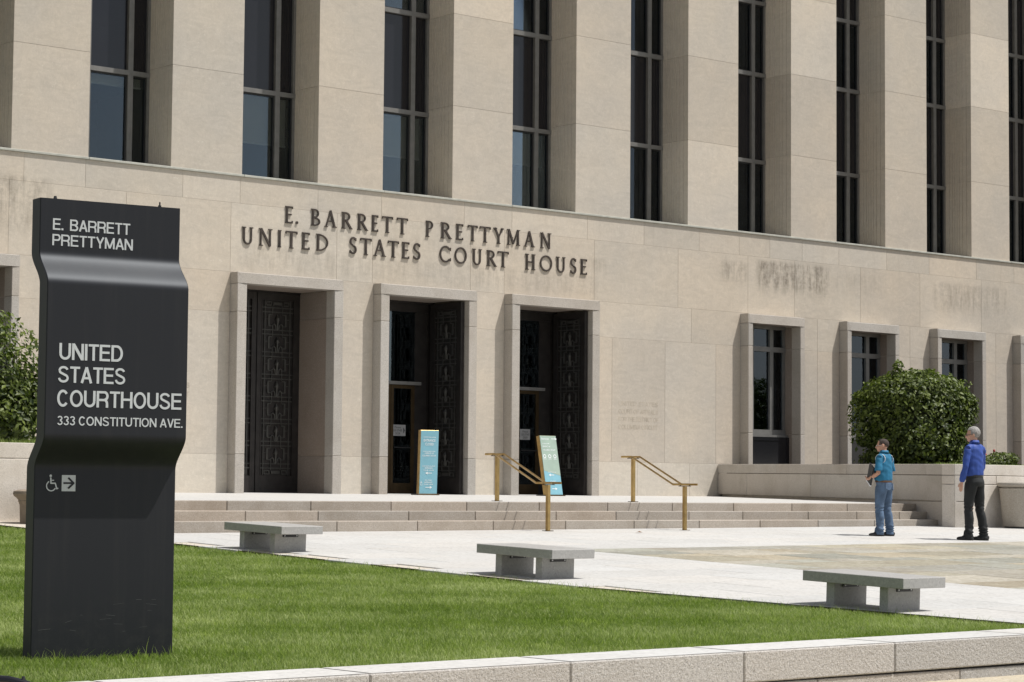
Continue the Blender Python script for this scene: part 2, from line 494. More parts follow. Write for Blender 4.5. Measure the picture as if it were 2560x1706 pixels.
# roman capitals: strokes in a unit cell (width w, height 1)
def glyph(ch):
    TH, TN, SF = 0.135, 0.085, 0.055
    L = []; A = []
    def v(x, w=TH, y0=0, y1=1, top=True, bot=True):
        L.append((x, y0, x, y1, w))
        if bot: L.append((x-w*0.95, y0+SF/2, x+w*0.95, y0+SF/2, SF))
        if top: L.append((x-w*0.95, y1-SF/2, x+w*0.95, y1-SF/2, SF))
    W = {'E':.56,'.':.2,'B':.62,'A':.8,'R':.68,'T':.74,'P':.58,'Y':.74,'M':.95,'N':.8,'U':.72,'I':.28,'D':.78,'S':.52,'C':.78,'O':.9,'H':.74}[ch]
    h = TH*0.95
    if ch == 'E':
        v(h); L.append((h, 1-TN/2, W, 1-TN/2, TN)); L.append((h, .52, W*.85, .52, TN)); L.append((h, TN/2, W, TN/2, TN))
        L += [(W-.02, 1, W-.02, .86, .05), (W-.02, 0, W-.02, .15, .05)]
    elif ch == '.': A.append((.1, .08, .05, .05, 0, 360, .07))
    elif ch in 'BPRD':
        v(h)
        if ch == 'D': A.append((h, .5, W-h-TH/2, .5-TN/2, -90, 90, TN))
        else:
            A.append((h+.12, .74, W*.86-h-.12-TH/2+ (.06 if ch=='P' else 0), .26-TN/2, -90, 90, TN)); L += [(h, 1-TN/2, h+.12, 1-TN/2, TN), (h, .48+TN/2, h+.12, .48+TN/2, TN)]
            if ch == 'B': A.append((h+.12, .25, W-h-.12-TH/2, .25-TN/2, -90, 90, TN)); L.append((h, TN/2, h+.12, TN/2, TN))
            if ch == 'R': L += [(h+.16, .5, W-.06, .03, TH), (W-.14, SF/2, W+.04, SF/2, SF)]
    elif ch == 'A':
        L += [(W/2, 1, .09, 0, TN), (W/2-.02, 1, W-.12, 0, TH), (.2, .36, W-.24, .36, TN*.9), (0, SF/2, .22, SF/2, SF), (W-.26, SF/2, W, SF/2, SF)]
    elif ch == 'T':
        v(W/2, top=False); L.append((0, 1-TN/2, W, 1-TN/2, TN)); L += [(.025, 1, .01, .84, .05), (W-.025, 1, W-.01, .84, .05)]
    elif ch == 'Y':
        v(W/2, y1=.48, top=False); L += [(W/2, .44, .1, 1, TH), (W/2, .44, W-.08, 1, TN), (0, 1-SF/2, .24, 1-SF/2, SF), (W-.2, 1-SF/2, W, 1-SF/2, SF)]
    elif ch == 'M':
        L += [(.13, 0, .15, 1, TN), (.15, 1, W/2, .08, TH), (W/2, .08, W-.15, 1, TN), (W-.15, 1, W-.12, 0, TH), (.02, SF/2, .24, SF/2, SF), (W-.26, SF/2, W, SF/2, SF), (.02, 1-SF/2, .2, 1-SF/2, SF), (W-.2, 1-SF/2, W, 1-SF/2, SF)]
    elif ch == 'N':
        L += [(.12, 0, .12, 1, TN), (.12, 1, W-.12, 0, TH), (W-.12, 0, W-.12, 1, TN), (.02, SF/2, .24, SF/2, SF), (0, 1-SF/2, .2, 1-SF/2, SF), (W-.24, 1-SF/2, W, 1-SF/2, SF)]
    elif ch == 'U':
        L += [(.13, .3, .13, 1, TH), (W-.11, .3, W-.11, 1, TN), (0, 1-SF/2, .26, 1-SF/2, SF), (W-.22, 1-SF/2, W, 1-SF/2, SF)]
        A.append((W/2+.01, .3, W/2-.13, .3-TN/2, 180, 360, TN*1.15))
    elif ch == 'I': v(W/2)
    elif ch == 'H':
        v(h); v(W-h); L.append((h, .5, W-h, .5, TN))
    elif ch == 'O': A.append((W/2, .5, W/2-TN*.6, .5-TN*.45, 0, 360, TN*1.25))
    elif ch == 'C':
        A.append((W/2+.02, .5, W/2-TN*.5, .5-TN*.45, 42, 318, TN*1.25)); L += [(W-.04, .92, W-.04, .72, .05), (W-.04, .08, W-.04, .28, .05)]
    elif ch == 'S':
        A.append((W/2, .745, W/2-.07, .255-TN/2, 30, 270, TN*1.2)); A.append((W/2, .26, W/2-.06, .26-TN/2, -150, 90, TN*1.2))
        L += [(W-.06, .95, W-.06, .78, .05), (.05, .05, .05, .24, .05)]
    return W, L, A

def sans_glyph(ch):
    """plain grotesque capitals: strokes in a unit cell, uniform weight"""
    T, H = 0.160, 0.138
    L = []; A = []
    W = {'E':.80,'.':.19,'B':.86,'A':.90,'R':.90,'T':.80,'P':.84,'Y':.88,'M':1.04,'N':.88,'U':.86,'I':.15,'D':.88,'S':.84,'C':.86,'O':.97,'H':.88,'V':.86,'3':.68,'F':.76,'L':.76}[ch]
    a, t = T/2, H/2
    l, r = a, W-a
    if ch == 'E': L += [(l, 0, l, 1, T), (l, 1-t, W, 1-t, H), (l, .52, W*.94, .52, H), (l, t, W, t, H)]
    elif ch == 'I': L += [(l, 0, l, 1, T)]
    elif ch == 'F': L += [(l, 0, l, 1, T), (l, 1-t, W, 1-t, H), (l, .52, W*.92, .52, H)]
    elif ch == 'L': L += [(l, 0, l, 1, T), (l, t, W, t, H)]
    elif ch == '.': L += [(W/2, 0, W/2, .165, T+.02)]
    elif ch == 'T': L += [(W/2, 0, W/2, 1, T), (0, 1-t, W, 1-t, H)]
    elif ch == 'H': L += [(l, 0, l, 1, T), (r, 0, r, 1, T), (l, .52, r, .52, H)]
    elif ch == 'N': L += [(l, 0, l, 1, T), (r, 0, r, 1, T), (l+.01, .97, r-.01, .03, T*1.12)]
    elif ch == 'M': L += [(l, 0, l, 1, T), (r, 0, r, 1, T), (l+.01, .97, W/2, .06, T), (r-.01, .97, W/2, .06, T)]
    elif ch == 'A': L += [(W/2, .985, .075, 0, T), (W/2, .985, W-.075, 0, T), (.2, .31, W-.2, .31, H)]
    elif ch == 'V': L += [(.075, 1, W/2, .015, T), (W-.075, 1, W/2, .015, T)]
    elif ch == 'Y': L += [(W/2, 0, W/2, .45, T), (.08, 1, W/2, .4, T), (W-.08, 1, W/2, .4, T)]
    elif ch == 'U': L += [(l, .36, l, 1, T), (r, .36, r, 1, T)]; A += [(W/2, .36, W/2-a, .36-t, 180, 360, T*.95)]
    elif ch == 'D': L += [(l, 0, l, 1, T), (l, 1-t, .42, 1-t, H), (l, t, .42, t, H)]; A += [(.40, .5, W-.40-a, .5-t, -90, 90, T*.95)]
    elif ch in 'PR':
        L += [(l, 0, l, 1, T), (l, 1-t, W-.30, 1-t, H), (l, .47, W-.30, .47, H)]; A += [(W-.31, .735-t/2, .31-a, .265-t/2, -90, 90, T*.95)]
        if ch == 'R':
            L.pop(); L += [(l, .46, W-.30, .46, H), (r-.02, 0, r-.02, .22, T)]; A += [(W-.31, .20, .29-a, .26, 0, 90, T*.95)]
    elif ch == 'B':
        L += [(l, 0, l, 1, T), (l, 1-t, W-.33, 1-t, H), (l, .53, W-.33, .53, H), (l, t, W-.33, t, H)]
        A += [(W-.34, .765-t/2+.005, .31-a, .235-t/2, -90, 90, T*.95), (W-.34, .265, .34-a, .265-t, -90, 90, T*.95)]
    elif ch == 'O': A += [(W/2, .5, W/2-a, .5-t+.01, 0, 360, T*.95)]
    elif ch == 'C': A += [(W/2, .5, W/2-a, .5-t+.01, 38, 322, T*.95)]
    elif ch == 'S':
        A += [(W/2, .735, W/2-a-.02, .265-t+.01, 15, 180, H), (W/2, .27, W/2-a, .27-t+.01, 180, 375, H)]
        L += [(l+.02, .74, l+.09, .60, H), (l+.07, .62, r-.07, .415, H), (r-.08, .43, r, .30, H)]
    elif ch == '3':
        A += [(W/2, .755, W/2-a-.02, .245-t+.01, -90, 165, H), (W/2, .275, W/2-a, .275-t+.01, -165, 90, H)]
    return W, L, A

def sans_line(text, x0, x1, z0, h, y, mat, parent, name='letter'):
    """one letter object per character, spread over x0..x1, facing -Y"""
    gap = 0.115
    tot = 0; cells = []
    for i, ch in enumerate(text):
        if ch == ' ': tot += (0.62 if text.startswith('E.') else 0.36); continue
        W = sans_glyph(ch)[0]
        cells.append((ch, tot, W)); tot += W+(gap if ch not in 'TYVAP' else gap*0.72)
    tot = cells[-1][1]+cells[-1][2]
    sx = (x1-x0)/tot
    for ch, a, W in cells:
        m = glyph_mesh(ch, x0+a*sx, x0+(a+W)*sx, z0, z0+h, y, y-0.0012, sans=True)
        m.build(name, mat, parent)

def glyph_mesh(ch, x0, x1, z0, z1, yb, yf, sans=False):
    W, L, A = sans_glyph(ch) if sans else glyph(ch)
    sx = (x1-x0)/W if (ch != '.' or sans) else (z1-z0)
    sz = z1-z0
    m = MB(); k = 0
    def strip(pts, th):
        nonlocal k
        k += 1
        f = yf - (0.00015 if sans else 0.0006)*k
        n = len(pts); left = []; right = []
        for i, p in enumerate(pts):
            a = pts[max(i-1, 0)]; b = pts[min(i+1, n-1)]
            dx, dy = (b[0]-a[0])*sx, (b[1]-a[1])*sz
            l = math.hypot(dx, dy) or 1
            ox, oy = -dy/l*th*sz/2, dx/l*th*sz/2
            X, Z = x0+p[0]*sx, z0+p[1]*sz
            left.append((X+ox, Z+oy)); right.append((X-ox, Z-oy))
        V = []
        for (a, b) in zip(left, right):
            V += [(a[0], yb, a[1]), (b[0], yb, b[1]), (a[0], f, a[1]), (b[0], f, b[1])]
        F = []
        for i in range(n-1):
            o = i*4
            F += [(o+2, o+3, o+7, o+6), (o, o+4, o+5, o+1), (o, o+2, o+6, o+4), (o+1, o+5, o+7, o+3)]
        F += [(0, 1, 3, 2), ((n-1)*4, (n-1)*4+2, (n-1)*4+3, (n-1)*4+1)]
        m.add(V, F)
    for (a, b, c, d, th) in L: strip([(a, b), (c, d)], th)
    for (cx, cy, rx, ry, a0, a1, th) in A:
        n = 22 if a1-a0 > 200 else 12
        strip([(cx+rx*math.cos(math.radians(a0+(a1-a0)*i/n)), cy+ry*math.sin(math.radians(a0+(a1-a0)*i/n))) for i in range(n+1)], th)
    return m

# ------------------------------------------------------------------ ground
GY, GX = 0.0335, 0.003
def gz(x, y): return GY*(y-28.47) + GX*(x-23.6)
YW = 38.383; YF = 38.11; ZL = 0.54           # wall plane, face of the door surrounds, door sill level
def lz(y): return 0.446 + 0.01056*(y-29.27)   # landing

def sheet(name, pts, mat, dz=0.0, parent=None, kind='structure'):
    m = MB(); m.add([(x, y, gz(x, y)+dz) for x, y in pts], [tuple(range(len(pts)))])
    o = m.build(name, mat, parent); o['kind'] = kind
    return o

# far ground and street
m = MB(); m.add([(-900, -900, -1.02), (900, -900, -1.02), (900, 900, -1.02), (-900, 900, -1.02)], [(0, 1, 2, 3)])
m.build('ground', simple('far_ground', (0.12, 0.13, 0.08), 0.95))['kind'] = 'structure'
m = MB(); m.add([(-80, -16, -1.0), (120, -16, -1.0), (120, 3.5, -1.0), (-80, 3.5, -1.0)], [(0, 1, 2, 3)])
m.build('road', MAT['asphalt'])['kind'] = 'structure'
m = MB(); m.box(-80, 120, 3.52, 12.03, -1.05, -0.87)
sw = m.build('sidewalk', MAT['sidewalk']); sw['kind'] = 'structure'
m = MB(); m.box(-80, 120, 3.36, 3.50, -1.05, -0.865)
m.build('kerb', MAT['granite_planter'])['kind'] = 'structure'

# plaza: base sheet with pavers
plaza = sheet('plaza_pavement', [(17.14, 12.62), (60, 12.62), (60, 33.6), (16.07, 33.6), (16.07, 31.6), (16.15, 18), (17.08, 13.0)], MAT['mortar'], -0.012)
def slab(name, x0, x1, y0, y1, mat, col, parent, dz=0.0, th=0.05, gap=0.004, ch=0.004, edge=False):
    m = MB()
    xs, ys = (x0+gap, x1-gap), (y0+gap, y1-gap)
    m.cbox(xs[0], xs[1], ys[0], ys[1], -th, 0, ch)
    if edge: m.v = [((lawn_x(y)+0.004+(x-xs[0])) if x < xs[0]+0.02 else x, y, z) for x, y, z in m.v]
    m.v = [(x, y, z+gz(x, y)+dz) for x, y, z in m.v]
    return m.build(name, mat, parent, color=col)
FX, FY = 20.95, 23.72      # corner of the flagstone field
def tint(lo, hi, warm=0.03):
    v = random.uniform(lo, hi); w = random.uniform(-warm, warm)
    return (v*(1+w), v, v*(1-w), 1)
# lawn edge as a function of y
def lawn_x(y):
    if y < 18: return 17.07 - (y-13.0)*0.186
    return 16.13 - (y-18)*0.006
y = 12.62
r = 0
while y < 28.4:
    y1 = min(y+0.92, 28.46)
    xs = 16.0
    lim = FX if y < FY-0.5 else 36.5
    if y < FY and y1 > FY: y1 = FY
    if y1 <= FY: lim = FX
    k = 0
    x = 15.7 + (0.8 if r % 2 else 0.0)
    while x < lim-0.05:
        x1 = min(x+1.62, lim)
        a = max(x, lawn_x((y+y1)/2)+0.01)
        if x1-a > 0.12:
            slab('paving_stone', a, x1, y, y1, MAT['white_paver'], tint(0.95, 1.04, 0.012), plaza, dz=random.uniform(-0.001, 0.001), edge=(a > x))
        x = x1
    y = y1; r += 1
# flagstones of mixed sizes and tones
FT = [(1.02, 1.0, 0.98), (1.04, 0.97, 0.86), (0.93, 0.97, 0.98), (0.97, 0.95, 0.88), (1.12, 1.10, 1.08), (0.88, 0.92, 0.92), (1.02, 0.99, 0.90), (0.96, 0.98, 1.0)]
y = FY; r = 0
while y > 12.7:
    hgt = random.choice((0.5, 0.62, 0.78, 0.95))
    x = FX
    while x < 33.0:
        w = random.choice((0.7, 0.95, 1.25, 1.6))
        c = random.choice(FT); v = random.uniform(0.78, 1.10)
        if x - y < 8+4:
            slab('flagstone', x, min(x+w, 33.4), y-hgt, y, MAT['flagstone'], (c[0]*v, c[1]*v, c[2]*v, 1), plaza, dz=random.uniform(-0.002, 0.002), gap=0.006)
        x += w
    y -= hgt; r += 1

# landing and steps
landing = MB(); landing.v = []
lp_ = [(16.35, 29.6), (60, 29.6), (60, 39.9), (17.28, 39.9), (17.28, 32.3)]
landing.add([(x, y, lz(y)) for x, y in lp_]+[(x, y, -0.3) for x, y in lp_], [(0, 1, 2, 3, 4)]+[(i, i+5, (i+1) % 5+5, (i+1) % 5) for i in range(5)])
lo = landing.build('landing', MAT['white_paver']); lo['kind'] = 'structure'
steps = empty('entrance_steps', (26, 28.6, 0.0))
tag(steps, 'flight of three long granite steps climbing to the courthouse doors', 'steps')
def wall_x(y): return 38.53 + 0.4016*(y-38.38)       # left face of the right planter wall
core = MB(); core.box(16.4, 33.6, 28.53, 29.9, -0.15, 0.13); core.box(16.4, 33.9, 28.93, 29.9, 0.1, 0.28); core.box(16.4, 34, 29.33, 29.9, 0.2, 0.43)
core.v = [(x-26, y-28.6, z) for x, y, z in core.v]
core.build('step_core', MAT['mortar'], steps)
SJ = [(28.47, 28.92, -0.06, 0.149, [15.85, 17.3, 18.84, 20.39, 21.94, 23.48, 25.03, 26.58, 28.13, 29.65, 31.17, 32.72]),
      (28.87, 29.32, 0.10, 0.299, [16.3, 17.4, 18.99, 20.32, 22.07, 23.43, 25.17, 26.53, 28.27, 29.62, 31.34, 32.68, 33.9]),
      (29.27, 30.0, 0.25, 0.447, [16.3, 17.38, 18.92, 20.46, 22.02, 23.57, 25.14, 26.7, 28.25, 29.79, 31.33, 32.86])]
for (y0, y1, z0, z1, js) in SJ:
    xe = wall_x(y0)+0.02
    js = js+[xe]
    for a, b in zip(js[:-1], js[1:]):
        m = MB(); m.cbox(a+0.005, b-0.005, y0, y1, z0, z1, 0.008)
        m.v = [(x-26, y-28.6, z) for x, y, z in m.v]
        m.build('step_stone', MAT['granite_step'], steps, color=tint(0.88, 1.08, 0.03))

# ------------------------------------------------------------------ planters
def block_run(parent, org, p0, p1, joints, z0, z1, thick, mat, lo=0.92, hi=1.06, gap=0.005, zfun=None):
    """row of stones along the line p0->p1, front face on the line, thickness behind (left of direction)"""
    p0 = Vector(p0); p1 = Vector(p1); d = (p1-p0); L = d.length; d.normalize(); n = Vector((-d.y, d.x))
    js = [0]+list(joints)+[L]
    for a, b in zip(js[:-1], js[1:]):
        m = MB(); m.cbox(a+gap, b-gap, 0, thick, z0+gap, z1-gap, 0.007)
        m.v = [((p0+d*x+n*y).x-org[0], (p0+d*x+n*y).y-org[1], z-org[2]+(zfun(x/L) if zfun else 0)) for x, y, z in m.v]
        m.build('stone', mat, parent, color=tint(lo, hi, 0.02))

PF = (34.30, 27.85)
rp = empty('planter_wall', (34.3, 27.85, 0.0))
tag(rp, 'raised granite planter at right of the steps holding the big round shrub', 'planter')
org = (34.3, 27.85, 0.0)
Lp = math.hypot(38.53-34.3, 38.38-27.85)
tl = lambda f: 0.095*(1-f)                 # coping rises slightly toward the building
def jd(pts): return [Lp - (38.38-y)/(38.38-27.85)*Lp for y in pts]
def run_left(js, z0, z1, mat=MAT['granite_planter']):
    block_run(rp, org, (38.53, 38.38), PF, js, z0, z1, 0.32, mat, zfun=tl)
js_top = [(38.38-yy)*Lp/10.53 for yy in (35.345, 32.086, 28.9)]
js_mid = [(38.38-yy)*Lp/10.53 for yy in (36.822, 33.687, 30.9)]
run_left(js_top, 1.0, 1.216)
run_left(js_mid, 0.50, 1.0)
block_run(rp, org, (38.53, 38.38), PF, [(38.38-yy)*Lp/10.53 for yy in (35.9, 32.6, 30.0)], -0.08, 0.50, 0.32, MAT['granite_planter'])
# front faces: stone tint raised to paint in the sunlit side
block_run(rp, org, (PF[0]+0.002, PF[1]), (60, PF[1]), [0.33, 2.8, 5.6, 8.4, 11.2, 14], 1.0, 1.216, 0.32, MAT['granite_planter'], 1.20, 1.34)
block_run(rp, org, (PF[0]+0.002, PF[1]), (60, PF[1]), [0.33, 1.25, 2.95, 5.7, 8.5], 0.83, 1.0, 0.32, MAT['granite_planter'], 1.20, 1.34)
block_run(rp, org, (PF[0]+0.002, PF[1]), (60, PF[1]), [0.52, 3.3, 6.1, 9.0], -0.08, 0.83, 0.32, MAT['granite_planter'], 1.20, 1.34)
m = MB(); m.prism([(PF[0]+0.06, PF[1]+0.05), (59.9, PF[1]+0.05), (59.9, 38.3), (38.6, 38.3)], -0.1, 0.97)
m.v = [(x-org[0], y-org[1], z) for x, y, z in m.v]; m.build('wall_core', MAT['mortar'], rp)
m = MB(); m.prism([(PF[0]+0.4, PF[1]+0.3), (59.9, PF[1]+0.3), (59.9, 38.3), (38.75, 38.3)], 0.98, 1.19)
m.v = [(x-org[0], y-org[1], z) for x, y, z in m.v]; m.build('soil', MAT['soil'], rp)

lp = empty('planter_wall', (16.9, 32.2, 0.1))
tag(lp, 'raised granite planter at far left behind the black sign', 'planter')
org2 = (16.9, 32.2, 0.1)
block_run(lp, org2, (5.0, 32.2), (17.25, 32.2), [2, 4.2, 6.4, 8.6, 10.4], 1.07, 1.32, 0.35, MAT['granite_planter'], 1.20, 1.34)  # front rows coloured lighter than the return, as the sunlit face
block_run(lp, org2, (5.0, 32.2), (17.25, 32.2), [1, 3.2, 5.4, 7.6, 9.5], -0.1, 1.07, 0.35, MAT['granite_planter'], 1.20, 1.34)
block_run(lp, org2, (17.25, 32.2), (17.25, 38.3), [1.5, 3.6], -0.1, 1.32, 0.35, MAT['granite_planter'], 0.95, 1.05)
m = MB(); m.box(5-16.9, 17.2-16.9, 0.05, 6.1, -0.2, 1.17); m.build('soil', MAT['soil'], lp)
# ------------------------------------------------------------------ courthouse
house = empty('courthouse', (31, YW, ZL))
tag(house, 'wide pale limestone courthouse with tall piers between dark window bays and three bronze entrances', 'courthouse')
HO = (31.0, YW, ZL)
def hb(m, name, mat, parent=None, color=None, smooth=False):
    """link a part whose vertices are in world space under the courthouse"""
    m.v = [(x-HO[0], y-HO[1], z-HO[2]) for x, y, z in m.v]
    return m.build(name, mat, parent or house, color=color, smooth=smooth)

BAY = 3.513
PX = [(16.42, 18.05), (19.931, 21.55), (23.385, 25.036), (26.887, 28.551), (30.424, 32.105), (33.976, 35.654),
      (37.513, 39.194), (41.048, 42.702), (44.551, 46.181), (48.006, 49.612), (51.5, 53.12), (55.0, 56.62)]
PX = [(5.88, 7.51), (9.39, 11.02), (12.91, 14.54)] + PX
ZS = 6.92; YR = 39.25         # sill level; plane of the window frames
ZT = [ZS, 8.945, 10.96, 12.93, 14.95, 16.97]
# wall bands: (z0, z1, joints)
DOORS = [24.80, 28.345, 31.915]
WINS = [18.05-0, 39.28, 42.80, 46.28, 49.72, 53.22]
SW = 2.585; WWD = 1.975
openings = [(x, x+SW, ZL-0.3, 4.93) for x in DOORS] + [(x, x+WWD, 1.28, 4.91) for x in WINS[1:]] + [(18.05, 20.025, 1.28, 4.92), (14.5, 16.5, 1.28, 4.92)]
A = [5.0, 8.0, 11.0, 13.5, 16.1, 18.0, 20.2, 21.5, 23.66, 25.0, 26.9, 28.53, 30.76, 32.11, 34.34, 36.1, 37.89, 39.24, 40.3, 41.45, 42.79, 44.6, 46.27, 48.2, 49.8, 52, 54, 56, 58]
Bj = [5.0, 8.4, 11.2, 13.9, 16.6, 19.91, 22.4, 24.79, 27.39, 28.31, 30.95, 31.9, 34.56, 37.2, 39.54, 41.17, 43.6, 45.9, 48.4, 51, 54, 58]
Cj = [5.0, 8, 11, 13, 17.3, 21.6, 23.2, 37.64, 42.0, 45.5, 49.0, 52.5, 55, 58]
Dj = [5.0, 8, 11, 13.2, 17.3, 20.9, 22.9, 35.12, 36.79, 38.46, 42.0, 45.5, 49.0, 52.4, 55, 58]
Ej = [5.0, 8, 11, 14, 18.7, 20.8, 22.6, 35.93, 37.6, 39.0]
BANDS = [(6.335, ZS-0.045, A), (4.945, 6.335, Bj), (4.14, 4.945, Cj), (1.31, 4.14, Dj), (ZL-0.02, 1.31, Ej)]
wall = MB()
# backing wall with openings: vertical strips
xs = sorted(set([4.0, 62.0] + [o[0]+0.15 for o in openings] + [o[1]-0.15 for o in openings]))
for a, b in zip(xs[:-1], xs[1:]):
    mid = (a+b)/2
    ops = [o for o in openings if o[0] < mid < o[1]]
    if ops:
        o = ops[0]
        wall.box(a, b, YW+0.005, YW+0.75, o[3]-0.1, ZS-0.06)
        if o[2] > 1: wall.box(a, b, YW+0.005, YW+0.75, ZL-0.5, o[2])
    else:
        wall.box(a, b, YW+0.005, YW+0.75, ZL-0.5, ZS-0.06)
# keep joints thin: strips share planes only end to end
wallo = hb(wall, 'wall', MAT['mortar'])
def wstone(x0, x1, z0, z1, col):
    m = MB(); g = 0.0022
    m.cbox(x0+g, x1-g, YW, YW+0.03, z0+g, z1-g, 0.0025)
    hb(m, 'stone', MAT['lime_wall'], wallo, color=col)
for (z0, z1, js) in BANDS:
    for a, b in zip(js[:-1], js[1:]):
        segs = [(a, b)]
        for o in openings:
            if o[3] > z0+0.2 and o[2] < z1-0.2:
                ns = []
                for (p, q) in segs:
                    if o[1] <= p or o[0] >= q: ns.append((p, q)); continue
                    if o[0] > p: ns.append((p, o[0]))
                    if o[1] < q: ns.append((o[1], q))
                segs = ns
        for p, q in segs:
            if q-p < 0.05: continue
            base = tint(0.95, 1.05, 0.018)
            if z1 < 1.4: base = (1.12, 1.14, 1.15, 1)
            wstone(p, q, z0, z1, base)
# sill ledge under the piers
k = 4.0
while k < 60:
    m = MB(); m.cbox(k+0.002, k+3.51, YW-0.035, YW+1.2, ZS-0.045, ZS, 0.006)
    hb(m, 'sill_stone', MAT['flashing'], house, color=tint(0.95, 1.05))
    k += 3.512
# piers with reeded reveals
def pier(i, x0, x1):
    pc = MB(); pc.box(x0+0.02, x1-0.02, YW+0.02, YR+0.2, ZS+0.001, 17.0)
    po = hb(pc, 'pier', MAT['mortar'])
    def outline():
        # plan outline with grooves on both reveals
        R = []
        gro = [0.16, 0.30, 0.40, 0.48, 0.56, 0.64, 0.74]
        pts = []
        for g in gro:
            pts += [(0.0, g-0.010), (0.016, g-0.003), (0.016, g+0.003), (0.0, g+0.010)]
        right = [(x1-dx, YW+dy) for dx, dy in pts]
        left = [(x0+dx, YW+dy) for dx, dy in pts][::-1]
        return [(x0, YW), (x1, YW)] + right + [(x1, YR+0.05), (x0, YR+0.05)] + left
    pl = outline()
    light = {(7, 2): 1.09, (9, 0): 1.12, (10, 2): 1.12, (10, 1): 0.95, (12, 2): 1.17, (11, 1): 0.96, (9, 1): 0.96, (12, 1): 0.96}
    for k, (a, b) in enumerate(zip(ZT[:-1], ZT[1:])):
        if (i < 3 or i > 13) and k > 2: continue
        m = MB(); m.prism(pl, a+0.003+0.001*(k == 0), b-0.003)
        t = tint(0.975, 1.03, 0.012); f = light.get((i, k), 1.0)
        hb(m, 'stone', MAT['lime_pier'], po, color=(t[0]*f, t[1]*f, t[2]*f, 1))
for i, (x0, x1) in enumerate(PX): pier(i, x0, x1)
m = MB(); m.box(4, 58, YW+0.1, 60, 16.98, 17.6); hb(m, 'roof', MAT['lime_pier'])

# window bays
BD = [(0.92, False), (0.5, True), (0.28, True), (0.45, True), (0.55, False), (0.95, False), (0.2, False)]
def bay(i, x0, x1):
    """x0, x1: reveal faces"""
    fr = MB()
    yf, yb = YR, YR+0.14
    fr.box(x0, x0+0.11, yf, yb, ZS, 16.9); fr.box(x1-0.06, x1, yf, yb, ZS, 16.9)
    # rows: vision and spandrel
    T = [(8.785, 8.88), (10.965, 11.065), (12.775, 12.87), (14.95, 15.05)]
    w = x1-x0
    m1, m2 = x0+0.56*w-0.69, x1-0.385-0.115
    mulls = [(x1-0.50, x1-0.385)]
    mulls.append((x0+0.385, x0+0.50)) if w > 1.5 else None
    for a, b in mulls: fr.box(a, b, yf-0.012, yb-0.002, ZS+0.005, 16.9)
    for a, b in T: fr.box(x0+0.003, x1-0.003, yf-0.02, yb-0.004, a, b)
    fr.box(x0+0.003, x1-0.003, yf-0.02, yb-0.004, ZS+0.003, ZS+0.07)
    fo = hb(fr, 'window', MAT['frame_metal'])
    rows = [(ZS+0.07, 8.785, 'v'), (8.88, 10.965, 's'), (11.065, 12.775, 'v'), (12.87, 14.95, 's'), (15.05, 16.9, 'v')]
    cols = [(x0+0.11, x0+0.385), (x0+0.50, x1-0.50), (x1-0.385, x1-0.06)]
    for r, (a, b, kind) in enumerate(rows):
        for (c, d) in cols:
            m = MB()
            if kind == 'v':
                # slim sash frame inside each vision light
                s = MB(); e = 0.028
                s.box(c, c+e, yf+0.03, yf+0.06, a, b); s.box(d-e, d, yf+0.03, yf+0.06, a, b)
                s.box(c+e, d-e, yf+0.03, yf+0.06, a, a+e); s.box(c+e, d-e, yf+0.03, yf+0.06, b-e, b)
                hb(s, 'sash', MAT['steel_black'], fo)
                m.box(c, d, yf+0.065, yf+0.071, a, b); hb(m, 'pane', MAT['glass'], fo)
            else:
                m.box(c, d, yf+0.065, yf+0.08, a, b); hb(m, 'spandrel_panel', MAT['spandrel'], fo)
    # blinds behind the lowest vision row
    for r, (za, zb) in enumerate(((ZS+0.07, 8.785), (11.065, 12.775))):
        drop = ({4: 0.10, 5: 0.55, 6: 0.50, 7: 0.40, 8: 0.75, 9: 1.0, 10: 0.12, 11: 0.35, 12: 0.7} if r == 0 else {4: 0.5, 5: 0.2, 6: 0.35, 7: 1.0, 8: 0.9, 9: 0.25, 10: 0.15, 11: 0.6, 12: 0.3}).get(i, 0.4)
        s = MB(); z = zb-0.02
        zend = zb-(zb-za)*drop
        while z > zend:
            s.add([(x0+0.12, YR+0.22, z), (x1-0.08, YR+0.22, z), (x1-0.08, YR+0.245, z-0.028), (x0+0.12, YR+0.245, z-0.028)], [(0, 1, 2, 3)])
            z -= 0.034
        s.box(x0+0.12, x1-0.08, YR+0.215, YR+0.245, zend-0.035, zend)
        b = hb(s, 'blind', MAT['blind'], fo); b['kind'] = 'stuff'
for i in range(len(PX)-1):
    bay(i, PX[i][1], PX[i+1][0])
# rooms behind
m = MB()
m.box(5, 58, 42.6, 42.8, ZS-0.2, 17); 
for a in (ZS-0.15, 8.84, 10.93, 12.83, 14.93): m.box(5, 58, YR+0.30, 42.6, a, a+0.08 if a < 8 or a > 10.5 and a < 11 or a > 14 else a+0.05)
for a in PX: m.box((a[0]+a[1])/2-0.1, (a[0]+a[1])/2+0.1, YR+0.2, 42.6, ZS, 17)
hb(m, 'room_interior', MAT['dark_room'])

